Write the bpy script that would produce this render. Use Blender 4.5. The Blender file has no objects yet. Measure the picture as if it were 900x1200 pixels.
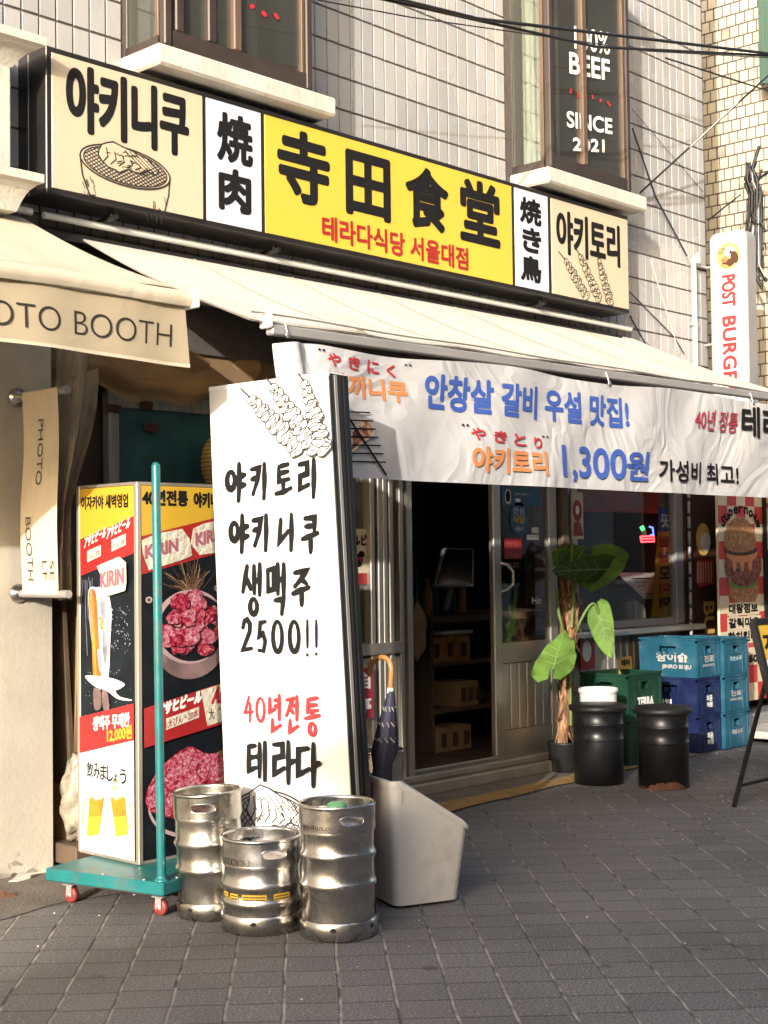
import bpy, math, random
from mathutils import Vector, Matrix
rnd = random.Random(7)
S = bpy.context.scene
COL = S.collection
R = math.radians
PI = math.pi

# ------------------------------------------------------------------ camera
FOC, PITCH, ROLL, YAW = 1677.4, .0345176, -.0126530, .813436      # focal length in pixels of a 900 x 1200 frame
CAM = Vector((0, -5.3, 1.3))
Fv = Vector((math.sin(YAW)*math.cos(PITCH), math.cos(YAW)*math.cos(PITCH), math.sin(PITCH)))
_R0 = Vector((math.cos(YAW), -math.sin(YAW), 0)); _U0 = _R0.cross(Fv)
Rv = _R0*math.cos(ROLL) + _U0*math.sin(ROLL); Uv = -_R0*math.sin(ROLL) + _U0*math.cos(ROLL)
cd = bpy.data.cameras.new('camera'); cam = bpy.data.objects.new('camera', cd); COL.objects.link(cam)
cd.sensor_fit = 'VERTICAL'; cd.sensor_height = 24; cd.lens = FOC/1200*24
cd.clip_start = .05; cd.clip_end = 600
M = Matrix((( Rv.x, Uv.x, -Fv.x, CAM.x), (Rv.y, Uv.y, -Fv.y, CAM.y), (Rv.z, Uv.z, -Fv.z, CAM.z), (0, 0, 0, 1)))
cam.matrix_world = M
S.camera = cam

# ------------------------------------------------------------------ sky, sun, exposure
LD = Vector((1, .48, -.28)).normalized()                  # the way the sunlight travels
EL = math.asin(-LD.z); AZ = math.atan2(-LD.x, -LD.y)
w = bpy.data.worlds.new('World'); S.world = w; w.use_nodes = True
nt = w.node_tree; bg = nt.nodes['Background']
sk = nt.nodes.new('ShaderNodeTexSky'); sk.sky_type = 'NISHITA'; sk.sun_disc = False
sk.sun_elevation = EL; sk.sun_rotation = AZ; sk.air_density = .8; sk.dust_density = 4; sk.ozone_density = .2
nt.links.new(sk.outputs[0], bg.inputs[0]); bg.inputs[1].default_value = .15
sl = bpy.data.lights.new('sun', 'SUN'); sl.energy = 2.0; sl.angle = R(.5); sl.color = (1, .945, .87)
so = bpy.data.objects.new('sun', sl); COL.objects.link(so); so.location = (-10, -8, 9)
so.rotation_euler = LD.to_track_quat('-Z', 'Y').to_euler()
S.view_settings.view_transform = 'Standard'; S.view_settings.look = 'None'
S.view_settings.gamma = 1; S.view_settings.use_curve_mapping = False
S.view_settings.exposure = 1.62
S.cycles.max_bounces = 6; S.cycles.diffuse_bounces = 3; S.cycles.glossy_bounces = 3; S.cycles.transmission_bounces = 4
S.cycles.transparent_max_bounces = 8; S.cycles.caustics_reflective = False; S.cycles.caustics_refractive = False
S.cycles.use_denoising = True

# ------------------------------------------------------------------ points from measured directions
def _ray(x, y): return Rv*((x-450)/FOC) - Uv*((y-600)/FOC) + Fv
def G(x, y, z=0):
    d = _ray(x, y); return CAM + d*((z-CAM.z)/d.z)
def PY(x, y, Y):
    d = _ray(x, y); return CAM + d*((Y-CAM.y)/d.y)
def PX(x, y, X):
    d = _ray(x, y); return CAM + d*((X-CAM.x)/d.x)

class Plane:
    def __init__(s, o, u, v):
        s.o = Vector(o); s.u = Vector(u).normalized(); s.v = Vector(v).normalized(); s.n = s.u.cross(s.v).normalized()
    def P(s, u, v, d=0): return s.o + s.u*u + s.v*v + s.n*d
    def pick(s, x, y):
        d = _ray(x, y); t = (s.o-CAM).dot(s.n)/d.dot(s.n); q = CAM + d*t - s.o
        return q.dot(s.u), q.dot(s.v)
def face_y(Y): return Plane((0, Y, 0), (1, 0, 0), (0, 0, 1))          # faces the street
def face_x(X): return Plane((X, 0, 0), (0, -1, 0), (0, 0, 1))         # faces down the street (towards -X)
class Cyl:                                                            # a surface round an upright axis; u is arc length
    def __init__(s, c, r, a0): s.c = Vector(c); s.r = r; s.a0 = a0
    def P(s, u, v, d=0):
        a = s.a0 + u/s.r; return s.c + Vector(((s.r+d)*math.cos(a), (s.r+d)*math.sin(a), v))

# ------------------------------------------------------------------ materials
def _lin(c):
    if isinstance(c, str):
        c = [int(c[i:i+2], 16)/255 for i in (0, 2, 4)]
        c = [x/12.92 if x <= .04045 else ((x+.055)/1.055)**2.4 for x in c]
    return (c[0], c[1], c[2], 1)
def mat(name, col, rough=.6, metal=0, var=.12, scale=6, bump=0, bscale=40, dirt=None, dirt_amt=.5, dscale=3, spec=.5, stretch=None, rvar=.1, aniso=0):
    m = bpy.data.materials.new(name); m.use_nodes = True
    n = m.node_tree.nodes; L = m.node_tree.links; b = n['Principled BSDF']
    tc = n.new('ShaderNodeTexCoord'); src = tc.outputs['Object']
    if stretch:
        mp = n.new('ShaderNodeMapping'); mp.inputs['Scale'].default_value = stretch; L.new(src, mp.inputs[0]); src = mp.outputs[0]
    ns = n.new('ShaderNodeTexNoise'); ns.inputs['Scale'].default_value = scale; ns.inputs['Detail'].default_value = 5
    L.new(src, ns.inputs['Vector'])
    c = _lin(col); lo = tuple(x*(1-var) for x in c[:3])+(1,); hi = tuple(min(1, x*(1+var)) for x in c[:3])+(1,)
    rp = n.new('ShaderNodeValToRGB'); rp.color_ramp.elements[0].position = .3; rp.color_ramp.elements[1].position = .7
    rp.color_ramp.elements[0].color = lo; rp.color_ramp.elements[1].color = hi
    L.new(ns.outputs['Fac'], rp.inputs[0]); out = rp.outputs[0]
    if dirt:
        n2 = n.new('ShaderNodeTexNoise'); n2.inputs['Scale'].default_value = dscale; n2.inputs['Detail'].default_value = 8; n2.inputs['Roughness'].default_value = .7
        L.new(src, n2.inputs['Vector'])
        r2 = n.new('ShaderNodeValToRGB'); r2.color_ramp.elements[0].position = .5; r2.color_ramp.elements[1].position = .75
        r2.color_ramp.elements[0].color = (0, 0, 0, 1); r2.color_ramp.elements[1].color = (dirt_amt,)*3+(1,)
        L.new(n2.outputs['Fac'], r2.inputs[0])
        mx = n.new('ShaderNodeMixRGB'); mx.inputs[2].default_value = _lin(dirt); L.new(r2.outputs[0], mx.inputs[0]); L.new(out, mx.inputs[1]); out = mx.outputs[0]
    L.new(out, b.inputs['Base Color'])
    mr = n.new('ShaderNodeMapRange'); mr.inputs[3].default_value = max(0, rough-rvar); mr.inputs[4].default_value = min(1, rough+rvar)
    L.new(ns.outputs['Fac'], mr.inputs[0]); L.new(mr.outputs[0], b.inputs['Roughness'])
    b.inputs['Metallic'].default_value = metal; b.inputs['Specular IOR Level'].default_value = spec
    if aniso: b.inputs['Anisotropic'].default_value = aniso
    if bump:
        n3 = n.new('ShaderNodeTexNoise'); n3.inputs['Scale'].default_value = bscale; n3.inputs['Detail'].default_value = 4; L.new(src, n3.inputs['Vector'])
        bp = n.new('ShaderNodeBump'); bp.inputs['Strength'].default_value = bump; bp.inputs['Distance'].default_value = .02
        L.new(n3.outputs['Fac'], bp.inputs['Height']); L.new(bp.outputs[0], b.inputs['Normal'])
    return m
def mat_two(name, base, cols, scale, kind='noise', rough=.6, pos=(.4, .5, .6), bump=0, stretch=None):
    """a pattern of several colours of the thing itself: meat, bread, bark"""
    m = bpy.data.materials.new(name); m.use_nodes = True
    n = m.node_tree.nodes; L = m.node_tree.links; b = n['Principled BSDF']
    tc = n.new('ShaderNodeTexCoord'); src = tc.outputs['Object']
    if stretch:
        mp = n.new('ShaderNodeMapping'); mp.inputs['Scale'].default_value = stretch; L.new(src, mp.inputs[0]); src = mp.outputs[0]
    if kind == 'noise':
        t = n.new('ShaderNodeTexNoise'); t.inputs['Scale'].default_value = scale; t.inputs['Detail'].default_value = 6; t.inputs['Distortion'].default_value = 1.5; f = t.outputs['Fac']
    else:
        t0 = n.new('ShaderNodeTexNoise'); t0.inputs['Scale'].default_value = scale*.6; t0.inputs['Detail'].default_value = 4; L.new(src, t0.inputs['Vector'])
        va = n.new('ShaderNodeVectorMath'); va.operation = 'MULTIPLY_ADD'; va.inputs[1].default_value = (.06,)*3; L.new(t0.outputs['Color'], va.inputs[0]); L.new(src, va.inputs[2])
        t = n.new('ShaderNodeTexVoronoi'); t.inputs['Scale'].default_value = scale; src = va.outputs[0]; f = t.outputs['Distance']
    L.new(src, t.inputs['Vector'])
    rp = n.new('ShaderNodeValToRGB'); e = rp.color_ramp.elements
    e[0].color = _lin(cols[0]); e[0].position = pos[0]; e[1].color = _lin(cols[-1]); e[1].position = pos[-1]
    for c, p in zip(cols[1:-1], pos[1:-1]):
        k = e.new(p); k.color = _lin(c)
    L.new(f, rp.inputs[0]); L.new(rp.outputs[0], b.inputs['Base Color']); b.inputs['Roughness'].default_value = rough
    if bump:
        bp = n.new('ShaderNodeBump'); bp.inputs['Strength'].default_value = bump; bp.inputs['Distance'].default_value = .02
        L.new(f, bp.inputs['Height']); L.new(bp.outputs[0], b.inputs['Normal'])
    return m
def mat_glass(name, tint, refl=.12, rough=.02, haze=0):
    m = bpy.data.materials.new(name); m.use_nodes = True
    n = m.node_tree.nodes; L = m.node_tree.links; n.clear()
    o = n.new('ShaderNodeOutputMaterial'); t = n.new('ShaderNodeBsdfTransparent'); t.inputs[0].default_value = tint+(1,)
    g = n.new('ShaderNodeBsdfGlossy'); g.inputs[1].default_value = rough; g.inputs[0].default_value = (.9, .93, .95, 1)
    fr = n.new('ShaderNodeLayerWeight'); pw_ = n.new('ShaderNodeMath'); pw_.operation = 'POWER'; pw_.inputs[1].default_value = 4; L.new(fr.outputs['Facing'], pw_.inputs[0])
    ml = n.new('ShaderNodeMath'); ml.operation = 'MULTIPLY_ADD'; ml.inputs[1].default_value = .8; ml.inputs[2].default_value = refl; ml.use_clamp = True
    L.new(pw_.outputs[0], ml.inputs[0])
    mx = n.new('ShaderNodeMixShader'); L.new(ml.outputs[0], mx.inputs[0]); L.new(t.outputs[0], mx.inputs[1]); L.new(g.outputs[0], mx.inputs[2])
    last = mx
    if haze:
        d = n.new('ShaderNodeBsdfDiffuse'); d.inputs[0].default_value = (.5, .5, .45, 1)
        m2 = n.new('ShaderNodeMixShader'); m2.inputs[0].default_value = haze; L.new(mx.outputs[0], m2.inputs[1]); L.new(d.outputs[0], m2.inputs[2]); last = m2
    L.new(last.outputs[0], o.inputs[0]); return m
def mat_film(name, col, alpha, rough=.35):
    m = bpy.data.materials.new(name); m.use_nodes = True
    b = m.node_tree.nodes['Principled BSDF']; n = m.node_tree.nodes; L = m.node_tree.links
    b.inputs['Base Color'].default_value = _lin(col); b.inputs['Roughness'].default_value = rough
    ns = n.new('ShaderNodeTexNoise'); ns.inputs['Scale'].default_value = 5; ns.inputs['Detail'].default_value = 5
    mr = n.new('ShaderNodeMapRange'); mr.inputs[3].default_value = max(0, alpha-.2); mr.inputs[4].default_value = min(1, alpha+.2)
    L.new(ns.outputs['Fac'], mr.inputs[0]); L.new(mr.outputs[0], b.inputs['Alpha'])
    bp = n.new('ShaderNodeBump'); bp.inputs['Strength'].default_value = .5; L.new(ns.outputs['Fac'], bp.inputs['Height']); L.new(bp.outputs[0], b.inputs['Normal'])
    return m
def mat_emit(name, col, k):
    m = bpy.data.materials.new(name); m.use_nodes = True; b = m.node_tree.nodes['Principled BSDF']
    b.inputs['Base Color'].default_value = _lin(col); b.inputs['Emission Color'].default_value = _lin(col); b.inputs['Emission Strength'].default_value = k
    return m
def mat_cloth(name, col, alpha_light=.15, crease=.3, stripes=0, dirt='8a7a60', dirt_amt=.25):
    """awning cloth and banner vinyl: a little light comes through; soft creases"""
    m = mat(name, col, .75, 0, .05, 3, 0, 1, dirt, dirt_amt, 2.2, .3)
    n = m.node_tree.nodes; L = m.node_tree.links; b = n['Principled BSDF']
    tc = n.new('ShaderNodeTexCoord')
    t1 = n.new('ShaderNodeTexNoise'); t1.inputs['Scale'].default_value = 1.25; t1.inputs['Detail'].default_value = 2.5; t1.inputs['Distortion'].default_value = 2.4
    L.new(tc.outputs['Object'], t1.inputs['Vector'])
    rd = n.new('ShaderNodeMath'); rd.operation = 'PINGPONG'; rd.inputs[1].default_value = .08; L.new(t1.outputs['Fac'], rd.inputs[0])
    t2 = n.new('ShaderNodeTexNoise'); t2.inputs['Scale'].default_value = 300; L.new(tc.outputs['Object'], t2.inputs['Vector'])
    ad = n.new('ShaderNodeMath'); ad.operation = 'MULTIPLY_ADD'; ad.inputs[1].default_value = .012; L.new(t2.outputs['Fac'], ad.inputs[0]); L.new(rd.outputs[0], ad.inputs[2])
    bp = n.new('ShaderNodeBump'); bp.inputs['Strength'].default_value = crease; bp.inputs['Distance'].default_value = .12
    L.new(ad.outputs[0], bp.inputs['Height']); L.new(bp.outputs[0], b.inputs['Normal'])
    if alpha_light:
        tr = n.new('ShaderNodeBsdfTranslucent'); tr.inputs[0].default_value = _lin(col)
        mx = n.new('ShaderNodeMixShader'); mx.inputs[0].default_value = alpha_light
        L.new(b.outputs[0], mx.inputs[1]); L.new(tr.outputs[0], mx.inputs[2]); L.new(mx.outputs[0], n['Material Output'].inputs[0])
    return m

MT = {}
def mk(k, *a, **kw): MT[k] = mat(k, *a, **kw)
mk('tile', (.375, .372, .368), .28, var=.05, scale=2, bump=.08, bscale=25, dirt=(.35, .32, .28), dirt_amt=.3, dscale=4)
mk('tile_b', (.34, .34, .34), .28, var=.05, scale=2, bump=.08, bscale=25, dirt=(.35, .32, .28), dirt_amt=.3, dscale=4)
mk('tile_c', (.41, .405, .395), .25, var=.05, scale=2, bump=.08, bscale=25, dirt=(.35, .32, .28), dirt_amt=.3, dscale=4)
mk('grout', (.10, .085, .075), .9, var=.2, scale=20)
mk('tile_shade_dirt', (.15, .13, .11), .35, var=.25, scale=5)  # same wall tile, with shade under the sign and dirt put into its colour
mk('cream_tile', (.52, .48, .39), .3, var=.06, scale=3, bump=.1, bscale=20, dirt=(.4, .33, .22), dirt_amt=.4)
mk('cream_tile_b', (.47, .43, .35), .3, var=.06, scale=3, bump=.1, bscale=20)
mk('grey_tile', (.33, .30, .25), .5, var=.2, scale=10)
mk('concrete_trim', (.54, .51, .45), .8, var=.12, scale=5, bump=.15, bscale=60, dirt=(.3, .25, .2), dirt_amt=.6, dscale=6, stretch=(1, 1, .25))
mk('stucco', (.56, .51, .42), .85, var=.06, scale=3, bump=.12, bscale=60, dirt=(.36, .3, .23), dirt_amt=.45, dscale=2.5)
mk('plaster', (.56, .53, .46), .85, var=.08, scale=4, bump=.2, bscale=50, dirt=(.3, .25, .19), dirt_amt=.6, dscale=4)
mk('apron', (.15, .13, .11), .9, var=.25, scale=8, bump=.4, bscale=70, dirt=(.05, .045, .04), dirt_amt=.7, dscale=4)
mk('yellow_paint', (.34, .21, .07), .85, var=.25, scale=12, bump=.25, bscale=60, dirt=(.12, .1, .08), dirt_amt=.85, dscale=7)
mk('black_metal', (.018, .016, .015), .35, var=.2, scale=6)
mk('black_paint', (.012, .012, .012), .45, var=.2, scale=10)
mk('steel', (.50, .485, .46), .26, 1, var=.16, scale=14, bump=.09, bscale=9, dirt=(.22, .19, .15), dirt_amt=.6, dscale=6, rvar=.12)
mk('steel_warm', (.46, .435, .385), .28, 1, var=.2, scale=11, bump=.12, bscale=8, dirt=(.18, .14, .095), dirt_amt=.75, dscale=4, rvar=.14)
mk('steel_stamp', (.16, .145, .125), .35, 1, var=.2, scale=20)
mk('aluminium', (.56, .52, .45), .38, .85, var=.1, scale=4, bump=.03, bscale=15, stretch=(1, 1, .1))
mk('aluminium_dim', (.40, .36, .30), .45, .6, var=.15, scale=4, bump=.05, bscale=15, stretch=(1, 1, .1))
mk('rail_grey', (.36, .35, .34), .4, .3, var=.1, scale=5)
mk('white_pipe', (.70, .70, .66), .4, var=.06, scale=5)
mk('brown_frame', (.042, .031, .026), .4, var=.2, scale=6)
mk('wood_frame', (.11, .07, .047), .5, var=.25, scale=5, stretch=(6, 6, .6))
mk('teal', (.010, .15, .155), .38, var=.18, scale=8, bump=.06, bscale=30, dirt=(.10, .10, .085), dirt_amt=.85, dscale=9)
mk('red_rubber', (.20, .03, .025), .5, var=.2, scale=20)
mk('white_panel', (.68, .68, .665), .5, var=.03, scale=3, bump=.12, bscale=2.2, dirt=(.55, .5, .43), dirt_amt=.35, dscale=2.2)
mk('white_vinyl', (.80, .80, .79), .5, var=.03, scale=3)
mk('bin_grey', (.50, .505, .51), .42, var=.05, scale=4, bump=.06, bscale=25, dirt=(.25, .22, .18), dirt_amt=.6, dscale=5)
mk('sign_cream', (.80, .67, .42), .3, var=.03, scale=2)
mk('sign_white', (.74, .75, .84), .3, var=.02, scale=2)
mk('sign_yellow', (.88, .68, .03), .3, var=.03, scale=2)
mk('ink_black', (.011, .0105, .011), .75, var=.2, spec=.15)
mk('ink_line', (.03, .024, .02), .6, var=.2)
mk('ink_red', (.33, .018, .016), .5, var=.1)
mk('ink_bright_red', (.44, .025, .03), .5, var=.1)
mk('ink_orange', (.58, .22, .075), .5, var=.08)
mk('ink_blue', (.045, .10, .38), .5, var=.08)
mk('ink_maroon', (.30, .03, .05), .5, var=.1)
mk('ink_white', (.80, .78, .74), .5, var=.04)
mk('ink_pink', (.34, .11, .15), .5, var=.15, scale=12)
mk('print_yellow', (.54, .34, .03), .4, var=.04, scale=3)
mk('print_red', (.33, .018, .018), .4, var=.06, scale=3)
mk('print_black', (.008, .010, .013), .5, spec=.12, var=.3, scale=8)
mk('print_navy', (.009, .013, .018), .5, spec=.12, var=.4, scale=9)
mk('sticker', (.60, .56, .46), .6, var=.08, scale=9, bump=.4, bscale=40)
mk('stool_black', (.007, .007, .008), .34, spec=.3, var=.3, scale=8, bump=.04, bscale=20)
mk('cushion', (.010, .0095, .0095), .45, spec=.3, var=.2, scale=12, bump=.1, bscale=120)
mk('rust', (.10, .045, .025), .9, var=.4, scale=18, bump=.3, bscale=60)
mk('crate_green', (.006, .042, .022), .42, var=.15, scale=5, dirt=(.05, .08, .06), dirt_amt=.5, dscale=6)
mk('crate_blue', (.013, .09, .145), .42, var=.15, scale=5, dirt=(.14, .22, .26), dirt_amt=.5, dscale=6)
mk('crate_navy', (.006, .013, .062), .42, var=.15, scale=5, dirt=(.06, .08, .13), dirt_amt=.5, dscale=6)
mk('bucket_white', (.74, .72, .68), .4, var=.04)
mk('leaf', (.16, .29, .05), .55, spec=.25, var=.3, scale=7, bump=.25, bscale=22)
mk('leaf_dark', (.10, .17, .03), .6, spec=.15, var=.3, scale=7, bump=.25, bscale=22)
mk('vein', (.26, .38, .12), .5, var=.1)
mk('stem_green', (.13, .20, .05), .5, var=.2, scale=12)
MT['bark'] = mat_two('bark', None, [(.07, .035, .018), (.26, .13, .06), (.46, .28, .15)], 26, 'noise', .85, (.35, .5, .65), .6, (1, 1, .25))
mk('umbrella_cloth', (.024, .025, .050), .7, var=.25, scale=60)
mk('umbrella_light', (.33, .29, .25), .7, var=.2, scale=60)
mk('handle_wood', (.40, .19, .06), .35, var=.25, scale=8, stretch=(4, 4, 1))
mk('cardboard', (.30, .19, .095), .85, var=.15, scale=6)
mk('dark_wood', (.11, .075, .05), .6, var=.3, scale=4)
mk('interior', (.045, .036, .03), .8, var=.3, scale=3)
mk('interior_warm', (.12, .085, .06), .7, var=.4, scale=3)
mk('curtain', (.34, .35, .31), .8, var=.25, scale=4, stretch=(8, 8, .4))
mk('blind', (.10, .095, .088), .8, var=.3, scale=4)
mk('wire', (.012, .012, .012), .5)
mk('wire_light', (.55, .52, .46), .5)
mk('paper', (.72, .68, .60), .8, var=.08, scale=12, bump=.3, bscale=30)
mk('bag', (.30, .27, .21), .35, var=.3, scale=12, bump=.7, bscale=14)
mk('canvas', (.62, .54, .40), .8, var=.05, scale=9, bump=.1, bscale=200, stretch=(12, 12, .6))
mk('poster_cream', (.66, .56, .38), .45, var=.06)
mk('poster_red', (.52, .05, .045), .45, var=.08)
mk('poster_brown', (.055, .022, .012), .5, var=.2)
mk('green_sheet', (.05, .10, .08), .5, var=.08, scale=3)
mk('far_wall', (.34, .31, .28), .85, var=.15, scale=1.2)
mk('far_wall_b', (.42, .36, .29), .85, var=.15, scale=1.2)
mk('far_pane', (.06, .07, .08), .15, var=.2)
mk('screen', (.014, .018, .022), .12, var=.2)
mk('teal_print', (.025, .11, .12), .5, var=.5, scale=5)
mk('blue_print', (.03, .12, .22), .4, var=.2)
mk('gold', (.66, .42, .12), .5, var=.2, scale=9)
mk('lantern', (.55, .33, .09), .6, var=.15, scale=9)
mk('beer', (.55, .22, .015), .3, var=.2, scale=10)
mk('foam', (.80, .74, .66), .5, var=.15, scale=18)
mk('beer_dark', (.36, .10, .02), .3, var=.35, scale=10)
mk('water_print', (.26, .27, .33), .35, var=.6, scale=14)
mk('plate_print', (.42, .30, .30), .4, var=.15)
mk('pot_print', (.18, .12, .12), .35, var=.4, scale=9)
MT['meat'] = mat_two('meat', None, [(.10, .004, .010), (.30, .012, .035), (.42, .06, .10), (.58, .28, .30)], 34, 'noise', .45, (.36, .47, .56, .70), .0)
MT['meat_pale'] = mat_two('meat_pale', None, [(.22, .01, .03), (.38, .05, .09), (.46, .16, .21), (.56, .36, .40)], 60, 'noise', .45, (.36, .46, .55, .68), .0)
MT['bacon'] = mat_two('bacon', None, [(.16, .03, .02), (.36, .12, .08), (.62, .38, .26)], 14, 'noise', .5, (.35, .5, .62))
MT['bun'] = mat_two('bun', None, [(.20, .07, .02), (.40, .18, .06), (.62, .42, .22)], 60, 'noise', .5, (.38, .55, .68))
MT['patty'] = mat_two('patty', None, [(.03, .008, .005), (.20, .05, .03), (.36, .13, .07)], 34, 'noise', .5, (.35, .5, .65))
MT['glass'] = mat_glass('glass', (.80, .84, .80), .08, haze=.06)
MT['glass_dark'] = mat_glass('glass_dark', (.60, .60, .56), .09, haze=.05)
MT['glass_shop'] = mat_glass('glass_shop', (.86, .86, .82), .06)
MT['film'] = mat_film('film', 'b89468', .6)
MT['film_clear'] = mat_film('film_clear', 'd8c4a4', .42)
MT['strip_yellow'] = mat_cloth('strip_yellow', (.66, .46, .06), .6, .05, dirt=(.5, .35, .05), dirt_amt=.2)
MT['awning_cream'] = mat_cloth('awning_cream', (.66, .58, .44), .10, .12, dirt=(.45, .36, .25), dirt_amt=.3)
MT['awning_white'] = mat_cloth('awning_white', (.68, .64, .57), .10, .14, dirt=(.5, .42, .34), dirt_amt=.3)
MT['valance'] = mat_cloth('valance', (.50, .42, .29), .18, .08, dirt=(.4, .31, .2), dirt_amt=.4)
MT['banner'] = mat_cloth('banner', (.58, .58, .59), .2, .42, dirt=(.55, .53, .5), dirt_amt=.25)
MT['neon_blue'] = mat_emit('neon_blue', (.05, .1, 1), 4); MT['neon_red'] = mat_emit('neon_red', (1, .04, .05), 4); MT['neon_green'] = mat_emit('neon_green', (.05, 1, .15), 3)
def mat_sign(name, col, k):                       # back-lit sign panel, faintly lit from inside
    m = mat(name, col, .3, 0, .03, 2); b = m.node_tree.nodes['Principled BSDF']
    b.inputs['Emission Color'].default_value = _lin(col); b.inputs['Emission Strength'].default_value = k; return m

for _k, _c in (('leaf', (.20, .36, .05)), ('leaf_dark', (.12, .22, .03))):
    n_ = MT[_k].node_tree.nodes; l_ = MT[_k].node_tree.links; t_ = n_.new('ShaderNodeBsdfTranslucent'); t_.inputs[0].default_value = _c+(1,)
    m_ = n_.new('ShaderNodeMixShader'); m_.inputs[0].default_value = .35; l_.new(n_['Principled BSDF'].outputs[0], m_.inputs[1]); l_.new(t_.outputs[0], m_.inputs[2]); l_.new(m_.outputs[0], n_['Material Output'].inputs[0])
# ------------------------------------------------------------------ mesh builder
_tc = {}
def glyphs(s, spacing=1.0, thin=0):
    k = (s, spacing, thin)
    if k in _tc: return _tc[k]
    c = bpy.data.curves.new('lettering', 'FONT'); c.body = s; c.size = 1; c.resolution_u = 5; c.space_character = spacing; c.offset = -thin
    o = bpy.data.objects.new('lettering', c); COL.objects.link(o)
    dg = bpy.context.evaluated_depsgraph_get(); dg.update()
    me = o.evaluated_get(dg).to_mesh()
    vs = [tuple(v.co[:2]) for v in me.vertices]; fs = [tuple(p.vertices) for p in me.polygons]
    o.evaluated_get(dg).to_mesh_clear(); bpy.data.objects.remove(o); bpy.data.curves.remove(c)
    x0 = min(v[0] for v in vs); x1 = max(v[0] for v in vs); y0 = min(v[1] for v in vs); y1 = max(v[1] for v in vs)
    vs = [((x-x0)/(x1-x0), (y-y0)/(y1-y0)) for x, y in vs]
    _tc[k] = (vs, fs); return _tc[k]

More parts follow.
